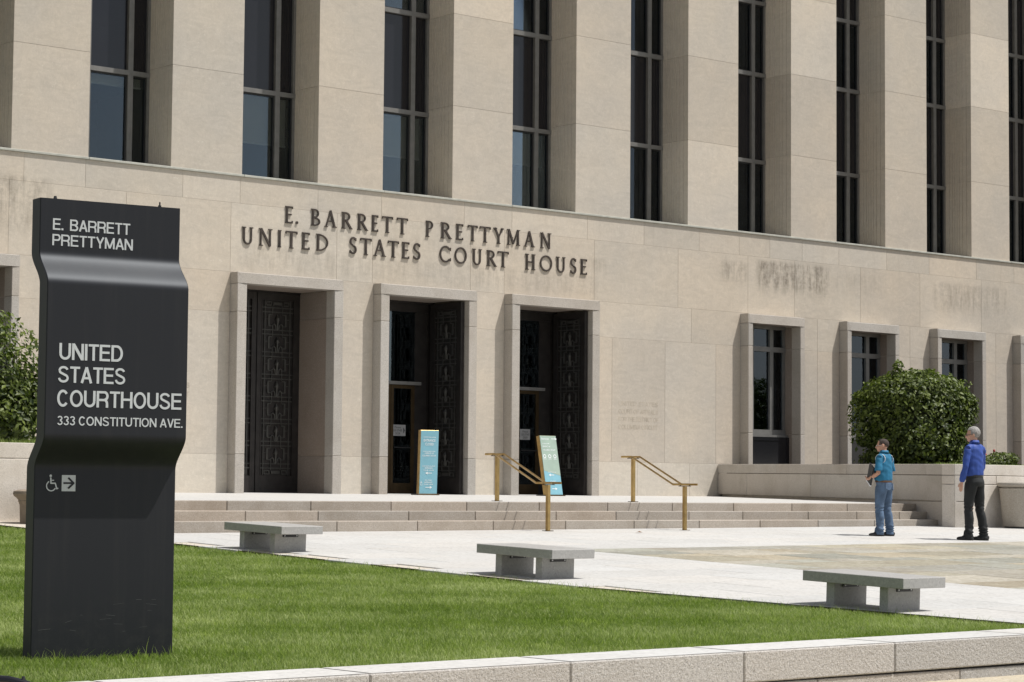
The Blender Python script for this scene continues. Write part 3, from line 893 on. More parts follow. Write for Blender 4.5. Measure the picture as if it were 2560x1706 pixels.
# ground floor: surrounds
def surround(x0, w, ztop, zbot, joints, jamb, deep, yb, mat, dark):
    """projecting granite surround: jamb stones, lintel, and reveals going back to yb"""
    s = MB(); s.box(x0+0.03, x0+jamb-0.02, YF+0.02, yb, zbot, ztop-0.02); s.box(x0+w-jamb+0.02, x0+w-0.03, YF+0.02, yb, zbot, ztop-0.02)
    s.box(x0+jamb-0.02, x0+w-jamb+0.02, YF+0.02, yb, ztop-0.2, ztop-0.02)
    so = hb(s, 'surround', MAT['mortar'])
    zs = [zbot]+joints+[ztop-0.222]
    for a, b in zip(zs[:-1], zs[1:]):
        for side in (0, 1):
            xa = x0 if side == 0 else x0+w-jamb
            m = MB(); m.cbox(xa, xa+jamb, YF, YW+0.02, a+0.003, b-0.003, 0.008)
            hb(m, 'jamb_stone', mat, so, color=tint(0.94, 1.06, 0.02))
            # inner reveal lining, behind the projecting stone
            m = MB()
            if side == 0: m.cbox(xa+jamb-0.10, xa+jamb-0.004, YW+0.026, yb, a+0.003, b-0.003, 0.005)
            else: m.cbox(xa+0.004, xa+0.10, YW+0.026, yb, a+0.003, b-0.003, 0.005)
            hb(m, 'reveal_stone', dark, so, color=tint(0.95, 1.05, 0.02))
    # lintel with a splayed (mitred) front
    m = MB(); z0, z1 = ztop-0.222, ztop
    y0, y1 = YF, YW+0.02
    V = [(x0, y1, z0+0.003), (x0+w, y1, z0+0.003), (x0+w, y1, z1), (x0, y1, z1),
         (x0, y0, z0+0.003), (x0+w, y0, z0+0.003), (x0+w, y0+0.012, z1), (x0, y0+0.012, z1),
         (x0+jamb*0.78, y0-0.012, z0+0.003), (x0+w-jamb*0.78, y0-0.012, z0+0.003), (x0+w-jamb*0.25, y0, z1-0.012), (x0+jamb*0.25, y0, z1-0.012)]
    F = [(0, 3, 2, 1), (3, 7, 6, 2), (0, 4, 7, 3), (1, 2, 6, 5), (0, 1, 5, 9, 8, 4), (8, 9, 10, 11), (4, 8, 11, 7), (9, 5, 6, 10), (7, 11, 10, 6)]
    m.add(V, F)
    hb(m, 'lintel', mat, so, color=tint(0.94, 1.02, 0.02))
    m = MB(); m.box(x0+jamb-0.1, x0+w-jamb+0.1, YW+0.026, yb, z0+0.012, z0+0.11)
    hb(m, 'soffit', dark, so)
    return so
YD = 39.35
for n, x0 in enumerate(DOORS):
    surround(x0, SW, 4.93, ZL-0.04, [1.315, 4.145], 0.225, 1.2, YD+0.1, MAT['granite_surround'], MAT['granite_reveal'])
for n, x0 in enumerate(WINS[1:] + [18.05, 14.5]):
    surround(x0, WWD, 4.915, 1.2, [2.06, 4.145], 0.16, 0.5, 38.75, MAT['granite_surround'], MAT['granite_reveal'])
# ground floor windows
for n, x0 in enumerate(WINS[1:] + [18.05, 14.5]):
    a, b = x0+0.16, x0+WWD-0.16
    yf = 38.62
    fr = MB()
    fr.box(a, a+0.07, yf, yf+0.12, 2.05, 4.72); fr.box(b-0.07, b, yf, yf+0.12, 2.05, 4.72)
    for c in (a+0.42, b-0.55): fr.box(c, c+0.12, yf-0.01, yf+0.11, 2.055, 4.71)
    for z0, z1 in ((2.05, 2.17), (4.07, 4.19), (4.62, 4.715)): fr.box(a+0.002, b-0.002, yf-0.016, yf+0.10, z0, z1)
    fr.box(a, b, yf-0.10, yf+0.02, 1.99, 2.045)
    fo = hb(fr, 'window', MAT['frame_metal'])
    for (c, d) in ((a+0.07, a+0.42), (a+0.54, b-0.55), (b-0.43, b-0.07)):
        for z0, z1 in ((2.17, 4.07), (4.19, 4.62)):
            m = MB(); m.box(c, d, yf+0.05, yf+0.056, z0, z1); hb(m, 'pane', MAT['glass'], fo)
    s = MB(); z = 4.6; zend = 2.2
    while z > zend:
        s.add([(a+0.02, yf+0.15, z), (b-0.02, yf+0.15, z), (b-0.02, yf+0.172, z-0.026), (a+0.02, yf+0.172, z-0.026)], [(0, 1, 2, 3)]); z -= 0.036
    hb(s, 'blind', MAT['blind'], fo)['kind'] = 'stuff'
    m = MB(); m.box(a-0.01, b+0.01, yf-0.13, yf+0.2, 1.2, 1.985); m.box(a, b-0.33, yf-0.14, yf-0.128, 1.90, 1.915); hb(m, 'apron_panel', MAT['spandrel'], fo)
    m = MB(); m.box(a-0.3, b+0.3, 41.0, 41.1, 1.0, 5); m.box(a-0.3, a-0.2, yf+0.2, 41, 1, 5); m.box(b+0.2, b+0.3, yf+0.2, 41, 1, 5); m.box(a-.3, b+.3, yf+.2, 41, 4.9, 5); m.box(a-.3, b+.3, yf+.2, 41, 1, 1.1)
    hb(m, 'room_interior', MAT['dark_room'])

# bronze doors
def grille(m, x0, x1, z0, z1, y, n=7):
    """deco grille in the XZ plane, x0<x1; panels with a palmette between stepped bars"""
    def bar(a, b, c, d, t=0.012, yy=0.0): m.box(a-t if a == b else a, b+t if a == b else b, y+yy, y+0.022+yy, c-t if c == d else c, d+t if c == d else d)
    W = x1-x0
    xl, xr = x0+0.075, x1-0.075
    for xx in (xl, xr): bar(xx, xx, z0, z1, 0.011)
    top = 0.14; H = (z1-z0-2*top-0.1)/n
    zz = [z0+top]
    for k in range(n+1):
        zc = z0+top+0.05+k*H
        bar(x0, x1, zc-0.045, zc-0.045, 0.011, -0.003); bar(x0, x1, zc+0.045, zc+0.045, 0.011, -0.003)
        xm1, xm2 = x0+W*0.34, x0+W*0.66
        bar(xm1, xm1, zc-0.08, zc+0.09, 0.009, 0.003); bar(xm2, xm2, zc-0.08, zc+0.09, 0.009, 0.003)
        if k < n:
            a, b = zc+0.045, zc+H-0.045
            xc = (x0+x1)/2; hh = b-a
            for s in (-1, 1):
                xo = xc+s*W*0.27; xi = xc+s*W*0.16
                bar(min(xi, xo), max(xi, xo), b-0.05, b-0.05, 0.010, 0.002)
                bar(xo, xo, a+hh*0.22, b-0.05, 0.022, 0.004)
                bar(min(xi, xo), max(xi, xo), a+hh*0.22, a+hh*0.22, 0.010, 0.006)
                bar(xi, xi, a, a+hh*0.3, 0.010, 0.001)
                bar(min(xo, xc+s*(W/2-0.075)), max(xo, xc+s*(W/2-0.075)), a+hh*0.6, a+hh*0.6, 0.007, 0.005)
                pts = [(xc+s*0.03, y+0.012, a), (xc+s*0.05, y+0.0, a+hh*0.26), (xc+s*0.085, y, a+hh*0.34), (xc+s*0.12, y+0.004, a+hh*0.26)]
                m.tube(pts, 0.013, 6)
            m.tube([(xc, y+0.01, a), (xc, y-0.004, a+hh*0.45), (xc, y-0.006, a+hh*0.66), (xc, y+0.006, a+hh*0.86)], [0.022, 0.026, 0.040, 0.008], 8)
            m.tube([(xc-0.05, y, a+hh*0.56), (xc, y-0.008, a+hh*0.60), (xc+0.05, y, a+hh*0.56)], 0.014, 6)
    for za, zb in ((z0, z0+top-0.02), (z1-top+0.02, z1)):
        zc = (za+zb)/2
        for s in (0.22, 0.78):
            cx = x0+W*s
            bar(cx-0.06, cx+0.06, zc-0.035, zc-0.035, 0.012, 0.001); bar(cx-0.06, cx+0.06, zc+0.035, zc+0.035, 0.012, 0.001)
            bar(cx-0.06, cx-0.06, zc-0.04, zc+0.04, 0.012, 0.004); bar(cx+0.06, cx+0.06, zc-0.04, zc+0.04, 0.012, 0.004)
        bar(x0+W*0.36, x0+W*0.64, zc, zc, 0.03, 0.002)

def leaf_meshes():
    """door leaf 1.075 wide, 4.14 high, hinge edge at x=0, outer face at y=0 (facing -y)"""
    f = MB(); w, h = 1.075, 4.14
    f.box(0, 0.16, 0, 0.09, 0, h); f.box(w-0.14, w, 0, 0.09, 0, h); f.box(0.16, w-0.14, 0.001, 0.089, 0, 0.36); f.box(0.16, w-0.14, 0.001, 0.089, h-0.15, h)
    f.box(0.16, w-0.14, 0.040, 0.046, 0.36, h-0.15)
    f.box(0.145, 0.16, -0.008, 0.0, 0.345, h-0.135); f.box(w-0.14, w-0.125, -0.008, 0, 0.345, h-0.135)
    g = MB(); grille(g, 0.16, w-0.14, 0.37, h-0.16, 0.012)
    g2 = [(x, 0.083-y, z) for x, y, z in g.v]; g.add(g2, [tuple(reversed(q)) for q in g.f])
    return f, g
lf, lg = leaf_meshes()
def place_leaf(xh, yh, ang, mirror=1):
    """ang: rotation about z of the closed leaf"""
    R = Matrix.Rotation(ang, 3, 'Z')
    f = MB(); g = MB()
    for src, dst in ((lf, f), (lg, g)):
        vv = []
        for x, y, z in src.v:
            p = R @ Vector((x*mirror, y, z)); vv.append((p.x+xh-HO[0], p.y+yh-HO[1], z+ZL+0.005-HO[2]))
        dst.v = vv; dst.f = src.f if mirror > 0 else [tuple(reversed(q)) for q in src.f]
    fo = f.build('door_leaf', MAT['bronze'], house)
    g.build('grille', MAT['bronze_grille'], fo)
    return fo
for n, x0 in enumerate(DOORS):
    a, b = x0+0.225, x0+SW-0.225
    m = MB(); m.box(a+0.002, b-0.002, YD-0.03, YD+0.09, 4.69, 4.76); hb(m, 'door_head', MAT['bronze'])
    if n == 0:
        place_leaf(a+0.003, YD, 0.0, 1); place_leaf(b-0.003, YD, 0.0, -1)
        m = MB(); m.box(a, b, YD+0.1, YD+0.2, ZL-0.02, 4.7); hb(m, 'door_backing', MAT['spandrel'])
    else:
        place_leaf(a+0.02, YD-0.02, -PI/2, 1)
        place_leaf(b-0.02, YD-0.02, PI/2, -1)
        # inner vestibule frame and glazed doors
        fr = MB()
        fr.box(a, a+0.1, YD+0.08, YD+0.2, ZL-0.02, 4.7); fr.box(b-0.1, b, YD+0.08, YD+0.2, ZL-0.02, 4.7)
        fr.box(b-0.42, b-0.1, YD+0.11, YD+0.2, ZL-0.02, 4.7); fr.box(a+0.1, a+0.42, YD+0.11, YD+0.2, ZL-0.02, 4.7)
        fr.box(a+0.1, b-0.1, YD+0.07, YD+0.2, 4.5, 4.69)
        fo = hb(fr, 'door_frame', MAT['bronze'])
        m = MB(); m.box(a+0.42, b-0.30, YD+0.03, YD+0.12, 2.91, 2.98); hb(m, 'transom_bar', MAT['frame_metal'], fo)
        m = MB(); m.box(a+0.42, b-0.42, YD+0.14, YD+0.15, 2.98, 4.5); hb(m, 'pane', MAT['glass'], fo)
        xm = (a+b)/2
        for (c, d) in ((a+0.43, xm-0.005), (xm+0.005, b-0.425)):
            dm = MB()
            dm.box(c, c+0.07, YD+0.1, YD+0.145, ZL, 2.905); dm.box(d-0.09, d, YD+0.1, YD+0.145, ZL, 2.905)
            dm.box(c+0.07, d-0.09, YD+0.101, YD+0.144, 2.83, 2.904); dm.box(c+0.07, d-0.09, YD+0.101, YD+0.144, ZL, ZL+0.24)
            do = hb(dm, 'glazed_door', MAT['brass_dark'])
            m = MB(); m.box(c+0.07, d-0.09, YD+0.12, YD+0.128, ZL+0.24, 2.83); hb(m, 'pane', MAT['glass'], do)
            m = MB(); m.tube([(c+0.08, YD+0.07, 1.55), (d-0.1, YD+0.07, 1.55)], 0.013, 8); hb(m, 'push_bar', MAT['steel_black'], do)
        m = MB(); m.box(a-0.1, b+0.1, 41.6, 41.7, 0.5, 4.8); m.box(a-0.1, a, YD+0.2, 41.6, 0.5, 4.8); m.box(b, b+0.1, YD+0.2, 41.6, 0.5, 4.8); m.box(a, b, YD+0.2, 41.6, 4.7, 4.8); m.box(a, b, YD+0.2, 41.6, 0.5, 0.54)
        hb(m, 'vestibule', simple('vestibule_dark', (0.03, 0.027, 0.024), 0.6))
# bronze letters
INS = [("E.BARRETTPRETTYMAN", [(26.085, 26.265), (26.34, 26.42), (26.723, 26.962), (27.064, 27.365), (27.495, 27.755), (27.899, 28.154), (28.273, 28.428), (28.54, 28.817), (28.933, 29.213),
        (29.702, 29.909), (30.108, 30.387), (30.528, 30.716), (30.858, 31.119), (31.19, 31.487), (31.574, 31.864), (31.952, 32.328), (32.451, 32.758), (32.923, 33.238)], 6.03, 6.377),
       ("UNITEDSTATESCOURTHOUSE", [(25.048, 25.312), (25.454, 25.775), (25.915, 25.998), (26.106, 26.387), (26.504, 26.69), (26.86, 27.171), (27.703, 27.886), (27.982, 28.268), (28.325, 28.645), (28.703, 28.981), (29.072, 29.257), (29.371, 29.562),
        (30.077, 30.394), (30.497, 30.826), (30.982, 31.244), (31.388, 31.652), (31.701, 32.006), (32.491, 32.778), (32.918, 33.278), (33.394, 33.667), (33.82, 33.999), (34.127, 34.312)], 5.52, 5.872)]
for s, xr, z0, z1 in INS:
    row = MB(); row.box(xr[0][0], xr[-1][1], YW+0.001, YW+0.004, z0+0.02, z0+0.03)
    ro = bpy.data.objects.new('inscription', None); link(ro, house)
    for chh, (a, b) in zip(s, xr):
        m = glyph_mesh(chh, a, b, z0, z1, YW-0.005, YW-0.026)
        # fixing pins to the wall
        for px in ((a+b)/2,): m.tube([(px, YW-0.006, (z0+z1)/2 if chh not in 'UCOD.' else z0+0.015), (px, YW+0.004, (z0+z1)/2 if chh not in 'UCOD.' else z0+0.015)], 0.008, 6)
        hb(m, 'letter', MAT['bronze_letter'], ro)
# carved inscription
ci = bpy.data.objects.new('carved_inscription', None); link(ci, house)
for k, (t, w) in enumerate((('UNITED STATES', 1.24), ('COURT OF APPEALS', 1.24), ('FOR THE DISTRICT OF', 1.25), ('COLUMBIA CIRCUIT', 1.22))):
    sans_line(t, 35.33-HO[0], 35.33+w-HO[0], 2.60-k*0.178-HO[2], 0.10, -0.001, MAT['carved'], ci)
ci2 = bpy.data.objects.new('carved_inscription', None); link(ci2, house)
for k, t in enumerate(('UNITED STATES', 'DISTRICT COURT')):
    sans_line(t, 22.66-HO[0], 23.90-HO[0], 2.60-k*0.178-HO[2], 0.10, -0.001, MAT['carved'], ci2)
# paper notices on the glazed doors
def notice(x0, z0, arrow):
    m = MB(); m.box(x0, x0+0.36, YD+0.112, YD+0.114, z0, z0+0.24); no = hb(m, 'notice', MAT['card_grey'])
    for k, (t, w, h) in enumerate((('Please', 0.17, 0.045), ('USE OTHER', 0.24, 0.05), ('DOOR', 0.13, 0.05))):
        o = text_obj(t, 'print', MAT['print_black'], no, h, w)
        o.location = (x0+(0.03 if arrow > 0 else 0.10)+(0.24-w)/2-HO[0], YD+0.110-HO[1], z0+0.165-k*0.07-HO[2])
    xa = x0+(0.30 if arrow > 0 else 0.06)
    m = MB(); m.add([(xa, YD+0.110, z0+0.05), (xa+0.045*arrow, YD+0.110, z0+0.12), (xa, YD+0.110, z0+0.19)], [(0, 1, 2) if arrow > 0 else (0, 2, 1)])
    hb(m, 'arrow', MAT['print_black'], no)
notice(29.69, 1.80, 1)
notice(33.24, 1.79, -1)

# ------------------------------------------------------------------ street wall in front of the lawn
sw = empty('retaining_wall', (10, 12.3, -0.6))
tag(sw, 'low rough granite retaining wall with pale top along the street edge of the lawn', 'wall')
WJ = [-6.6, -4.88, -3.16, -1.44, 0.28, 2.0, 3.72, 5.44, 7.15, 8.876, 10.608, 12.33, 14.035, 15.76, 17.5, 19.2, 20.9, 22.6]
WX0 = 10.0
for a, b in zip(WJ[:-1], WJ[1:]):
    m = MB(); m.cbox(a-WX0+0.003, b-WX0-0.003, 12.0-12.3, 12.58-12.3, -0.232, 0.0, 0.01)
    m.v = [(x, y, z+0.043+0.003*(x)) for x, y, z in m.v]
    # roughened face: split front into a grid and push points out
    o = m.build('cap_stone', MAT['granite_rough'], sw, color=tint(0.94, 1.06, 0.02))
for a, b in zip([x+0.82 for x in WJ[:-1]], [x+0.82 for x in WJ[1:]]):
    m = MB(); m.cbox(a-WX0+0.004, b-WX0-0.004, 12.015-12.3, 12.5-12.3, -0.42, -0.192, 0.006)
    m.build('base_stone', MAT['granite_rough'], sw, color=tint(0.82, 0.98, 0.03))
# white fine-axed top of the cap stones
for a, b in zip(WJ[:-1], WJ[1:]):
    m = MB(); m.add([(a-WX0+0.017, -0.288, 0), (b-WX0-0.017, -0.288, 0), (b-WX0-0.017, 0.268, 0), (a-WX0+0.017, 0.268, 0)], [(0, 1, 2, 3)])
    m.v = [(x, y, z+0.0465+0.003*x) for x, y, z in m.v]
    m.build('cap_top', MAT['white_paver'], sw, color=tint(1.04, 1.1, 0.01))

# ------------------------------------------------------------------ benches
def make_bench():
    b = empty('bench')
    L, W, T, H = 1.2405, 0.660, 0.102, 0.3115
    m = MB(); m.cbox(0, W, 0, L, H-T, H, 0.005); m.build('seat_slab', MAT['concrete'], b)
    for y0 in (0.238, L-0.238-0.105):
        m = MB(); m.cbox(0.08, W-0.08, y0, y0+0.105, -0.04, H-T-0.002, 0.005); leg = m.build('leg', MAT['concrete'], b)
        k = MB(); k.box(0.20, W-0.22, y0-0.052, y0-0.002, H-T-0.008, H-T-0.003); k.box(0.20, W-0.22, y0-0.012, y0-0.003, H-T-0.046, H-T-0.0085)
        k.build('angle_bracket', MAT['steel_black'], leg)
        for x in (0.225, W-0.245):
            s = MB(); s.ellipsoid((x, y0-0.014, H-T-0.028), (0.010, 0.006, 0.010), 8, 6); s.build('bolt', MAT['bolt'], leg)
    return b
b0 = make_bench()
BS = [(16.302, 23.967, 0.044, 'low grey concrete bench farthest from the street, just in front of the steps'),
      (16.438, 18.930, 0.047, 'low grey concrete bench in the middle of the row beside the lawn'),
      (16.798, 14.273, 0.042, 'low grey concrete bench nearest the street wall, at the edge of the flagstones')]
for i, (x, y, th, lab) in enumerate(BS):
    b = b0 if i == 0 else copy_tree(b0)
    b.location = (x, y, -0.955+0.03353*y); b.rotation_euler = (0.0335, 0, th)
    tag(b, lab, 'bench', 'concrete benches in a row along the lawn')

# ------------------------------------------------------------------ black sign pylon
sign = empty('sign_pylon', (7.622, 14.231, -0.5747), math.atan2(-0.132, 0.991)); sign.scale = (1.0297,)*3
tag(sign, 'tall black metal courthouse sign with a wavy profile and grey lettering on the lawn', 'sign')
def sstep(t): t = max(0, min(1, t)); return t*t*(3-2*t)
def dep(z):
    if z > 1.5: return 0.167*(1-sstep((z-1.995)/(2.225-1.995)))
    return 0.167*sstep((z-0.755)/(0.985-0.755))
zs = [2.585, 2.4, 2.26, 2.24]+[2.24-0.012*k for k in range(1, 22)]+[1.8, 1.5, 1.2, 1.04]+[1.04-0.012*k for k in range(1, 26)]+[0.5, 0.1, -0.2, -0.65]
Z0 = -0.54; WS, TS = 1.027, 0.15
n = len(zs)
V = []; F = []
e = 0.006
for z in zs:   # front, back, with tiny edge rounding
    d = dep(z)
    V += [(e, -d, z-Z0), (WS-e, -d, z-Z0), (WS, -d+e, z-Z0), (WS, TS-d-e, z-Z0), (WS-e, TS-d, z-Z0), (e, TS-d, z-Z0), (0, TS-d-e, z-Z0), (0, -d+e, z-Z0)]
sm = []
for i in range(n-1):
    for k in range(8):
        F.append((i*8+k, (i+1)*8+k, (i+1)*8+(k+1) % 8, i*8+(k+1) % 8))
F.append(tuple(range(8))); F.append(tuple(range((n-1)*8, n*8))[::-1])
me = bpy.data.meshes.new('panel'); me.from_pydata(V, [], F); me.update(); me.materials.append(MAT['sign_black'])
me.polygons.foreach_set('use_smooth', [True]*len(me.polygons)); me.set_sharp_from_angle(angle=math.radians(30))
link(bpy.data.objects.new('panel', me), sign)
for (t, a, b, z, h, off) in (('E. BARRETT', 0.093, 0.653, 2.372, 0.078, 0.0), ('PRETTYMAN', 0.091, 0.674, 2.266, 0.077, 0.0), ('UNITED', 0.094, 0.546, 1.483, 0.111, 0.167),
        ('STATES', 0.088, 0.567, 1.330, 0.109, 0.167), ('COURTHOUSE', 0.085, 0.985, 1.169, 0.111, 0.167), ('333 CONSTITUTION AVE.', 0.088, 0.996, 1.045, 0.060, 0.167)):
    ln = bpy.data.objects.new('lettering', None); link(ln, sign)
    sans_line(t, a, b, z-Z0, h, -off-0.0008, MAT['sign_text'], ln)
# arrow tile
m = MB(); m.box(0.194, 0.292, -0.0025, -0.0005, 0.603-Z0, 0.712-Z0); at_ = m.build('arrow_tile', MAT['sign_text'], sign)
m = MB(); y = -0.0045
def flat_bar(m, a, b, w, y):
    d = Vector((b[0]-a[0], b[1]-a[1])); d.normalize(); nn = Vector((-d.y, d.x))*w/2
    P = [(a[0]-nn.x, y, a[1]-nn.y), (b[0]-nn.x, y, b[1]-nn.y), (b[0]+nn.x, y, b[1]+nn.y), (a[0]+nn.x, y, a[1]+nn.y)]
    m.add(P, [(0, 1, 2, 3)])
cz = 0.658-Z0
flat_bar(m, (0.205, cz), (0.275, cz), 0.012, y); flat_bar(m, (0.239, cz+0.036), (0.280, cz-0.002), 0.013, y-0.0006); flat_bar(m, (0.239, cz-0.036), (0.280, cz+0.002), 0.013, y-0.0012)
m.build('arrow', MAT['sign_black'], at_)
# wheelchair symbol
m = MB(); cx, c0 = 0.122, 0.603-Z0
m.add([(cx-0.008+0.009*math.cos(t*PI/5), y, c0+0.103+0.009*math.sin(t*PI/5)) for t in range(10)], [tuple(range(10))])
for (a, b, w) in (((cx-0.008, c0+0.092), (cx-0.005, c0+0.050), 0.010), ((cx-0.008, c0+0.053), (cx+0.026, c0+0.053), 0.009), ((cx-0.006, c0+0.073), (cx+0.016, c0+0.073), 0.006),
                  ((cx+0.024, c0+0.055), (cx+0.036, c0+0.016), 0.009), ((cx+0.033, c0+0.015), (cx+0.046, c0+0.021), 0.008)):
    flat_bar(m, a, b, w, y); y -= 0.0003
pts = [(cx-0.004+0.033*math.cos(math.radians(a)), c0+0.035+0.033*math.sin(math.radians(a))) for a in range(118, 338, 12)]
for a, b in zip(pts[:-1], pts[1:]): flat_bar(m, a, b, 0.008, y)
m.build('wheelchair_symbol', MAT['sign_text'], sign)
# lifting lugs on top
m = MB(); m.tube([(0.113, 0.02, 3.12), (0.113, 0.02, 3.145)], [0.016, 0.009], 8); m.build('lifting_lug', MAT['steel_black'], sign)
m = MB(); m.tube([(0.879, 0.02, 3.12), (0.879, 0.02, 3.137)], 0.012, 8); m.tube([(0.879, 0.02, 3.13), (0.879, 0.02, 3.16)], 0.006, 8); m.build('lifting_lug', MAT['steel_black'], sign)
# scratches near the foot
m = MB()
for k in range(14):
    s0 = random.uniform(0.03, 0.9); zz = random.uniform(0.18, 0.42); l = random.uniform(0.01, 0.09)
    flat_bar(m, (s0, zz), (s0+l, zz+random.uniform(-0.01, 0.012)), random.uniform(0.0008, 0.002), -0.0012-0.0001*k)
m.build('scratch', simple('scuff', (0.09, 0.09, 0.09), 0.6), sign)['kind'] = 'stuff'

# ------------------------------------------------------------------ handrails
def handrail(xu, yu, xl, yl, label):
    zu, zl = 1.255, 0.765
    h = empty('handrail', (xl, yl, 0.0)); tag(h, label, 'handrail', 'brass handrails on the steps')
    def pst(x, y, z0, z1):
        m = MB(); m.cbox(x-xl-0.029, x-xl+0.029, y-yl-0.029, y-yl+0.029, z0, z1, 0.003); return m
    p = pst(xu, yu, 0.43, zu-0.035).build('post', MAT['brass'], h)
    m = MB(); m.cbox(xu-xl-0.075, xu-xl+0.075, yu-yl-0.06, yu-yl+0.06, 0.452, 0.464, 0.002); m.build('base_plate', MAT['brass_dark'], p)
    p2 = pst(xl, yl, -0.03, zl-0.035).build('post', MAT['brass'], h)
    m = MB(); m.cbox(-0.075, 0.075, -0.06, 0.06, -0.014, -0.002, 0.002); m.build('base_plate', MAT['brass_dark'], p2)
    for (x, y, z, pp) in ((xu, yu, zu, p), (xl, yl, zl, p2)):
        m = MB(); m.cbox(x-xl-0.13, x-xl+0.13, y-yl-0.02, y-yl+0.02, z-0.034, z-0.022, 0.002)
        for s in (-1, 1): m.tube([(x-xl+0.105*s, y-yl, z-0.023), (x-xl+0.105*s, y-yl, z-0.006)], 0.008, 6)
        m.build('bracket', MAT['brass_dark'], pp)
    for s in (-1, 1):
        xo = 0.105*s
        pts = [(xu-xl+xo, yu-yl+0.20, zu), (xu-xl+xo, yu-yl-0.06, zu), (xo, 0.18, zl), (xo, -0.20, zl)]
        m = MB(); m.tube(pts, 0.008, 8, ry=0.019, twist=PI/8); m.build('rail', MAT['brass'], h)
    return h
handrail(24.881, 30.078, 24.247, 28.015, 'left brass handrail, in front of the second and third bronze entrances')
handrail(27.813, 29.824, 27.196, 27.879, 'right brass handrail, standing in front of the plain wall with the carved inscription')

# ------------------------------------------------------------------ entrance boards
def board(x, y, w, h, rz, lean, label, sage):
    b = empty('sign_board', (x, y, lz(y)), rz); tag(b, label, 'sign board', 'blue visitor boards at the entrances')
    Rx = Matrix.Rotation(-lean, 4, 'X')
    m = MB(); m.cbox(-0.02, w+0.05, -0.03, 0.32, 0, 0.022, 0.004); m.build('base_plate', MAT['brass_dark'], b)
    m = MB(); m.cbox(0, w, 0, 0.10, 0.02, h, 0.004); f = m.build('frame', MAT['brass'], b)
    f.data.transform(Rx)
    m = MB(); m.box(0.012, w-0.004, -0.005, -0.001, 0.03, h-0.006); fc = m.build('printed_face', MAT['banner_blue'], b); fc.data.transform(Rx)
    m = MB(); 
    if sage:
        m.add([(0.012, -0.007, h*0.42), (w-0.004, -0.007, h*0.335), (w-0.004, -0.007, h-0.006), (0.012, -0.007, h-0.006)], [(0, 1, 2, 3)])
        s = m.build('printed_panel', MAT['banner_sage'], b); s.data.transform(Rx)
    def t(body, zc, hh, ww, xs=None):
        o = text_obj(body, 'print', MAT['print_white'], b, hh, ww, offset=0.01)
        xx = (w-ww)/2 if xs is None else xs
        o.data.transform(Matrix.Translation((xx, -0.0085, zc))); o.data.transform(Rx)
    def arrow(zc, xc, d):
        m = MB(); flat_bar(m, (xc-0.07, zc), (xc+0.07, zc), 0.014, -0.0085)
        xa = xc+0.07*d
        m.add([(xa-0.04*d, -0.0090, zc-0.03), (xa+0.015*d, -0.0090, zc), (xa-0.04*d, -0.0090, zc+0.03)], [(0, 1, 2) if d > 0 else (0, 2, 1)])
        o = m.build('arrow', MAT['print_white'], b); o.data.transform(Rx)
    if not sage:
        t('CONSTITUTION AVENUE', h*0.885, 0.022, w*0.70); t('ENTRANCE', h*0.825, 0.052, w*0.64); t('CLOSED', h*0.768, 0.052, w*0.47)
        t('UNITED STATES COURTS', h*0.665, 0.022, w*0.66); t('DISTRICT OF', h*0.632, 0.032, w*0.48); t('COLUMBIA CIRCUIT', h*0.597, 0.032, w*0.74)
        t('JOHN MARSHALL PARK', h*0.44, 0.022, w*0.70); t('ENTRANCE', h*0.406, 0.032, w*0.42); t('7:30 AM - 6:00 PM', h*0.376, 0.024, w*0.55); arrow(h*0.340, w*0.52, -1)
        t('3RD STREET', h*0.222, 0.022, w*0.38); t('ENTRANCE', h*0.186, 0.032, w*0.42); t('7:30 AM - 6:00 PM', h*0.157, 0.024, w*0.50); arrow(h*0.12, w*0.52, 1)
        m = MB(); c0x, c0z = w*0.12, h*0.178; yy = -0.0085
        flat_bar(m, (c0x-0.005, c0z+0.05), (c0x-0.002, c0z+0.01), 0.010, yy); flat_bar(m, (c0x, c0z+0.012), (c0x+0.025, c0z+0.012), 0.009, yy-0.0003)
        pp = [(c0x+0.026*math.cos(math.radians(a)), c0z-0.004+0.03*math.sin(math.radians(a))) for a in range(110, 341, 23)]
        for q, r_ in zip(pp[:-1], pp[1:]): flat_bar(m, q, r_, 0.008, yy-0.0006)
        o = m.build('wheelchair_symbol', MAT['print_white'], b); o.data.transform(Rx)
    else:
        t('Entrances', h*0.93, 0.045, w*0.44, 0.05); arrow(h*0.945, w*0.85, 1)
        t('UNITED STATES', h*0.855, 0.024, w*0.42, 0.06); t('DISTRICT OF', h*0.805, 0.034, w*0.46, 0.06); t('COLUMBIA CIRCUIT', h*0.748, 0.034, w*0.74, 0.06)
        m = MB()
        for k in range(3):
            cx_, cz_ = w*(0.17+0.31*k), h*0.655
            for a in range(12):
                p = [(cx_+0.036*math.cos(math.radians(x)), cz_+0.036*math.sin(math.radians(x))) for x in (a*30, a*30+30)]
                flat_bar(m, p[0], p[1], 0.018, -0.0085-0.0002*k)
            flat_bar(m, (cx_-0.05, cz_-0.062), (cx_+0.05, cz_-0.062), 0.008, -0.0085)
        o = m.build('round_seal', MAT['print_white'], b); o.data.transform(Rx)
        t('JOHN MARSHALL PARK', h*0.385, 0.020, w*0.5); arrow(h*0.345, w*0.46, -1); t('3RD STREET', h*0.235, 0.022, w*0.34); arrow(h*0.118, w*0.52, 1)
board(28.72, 37.25, 0.42, 1.335, -0.20, -0.05, 'blue board reading ENTRANCE CLOSED leaning back beside the middle entrance', False)
board(32.11, 37.15, 0.47, 1.33, 0.0, 0.20, 'blue and sage board with three round seals in front of the right-hand entrance', True)

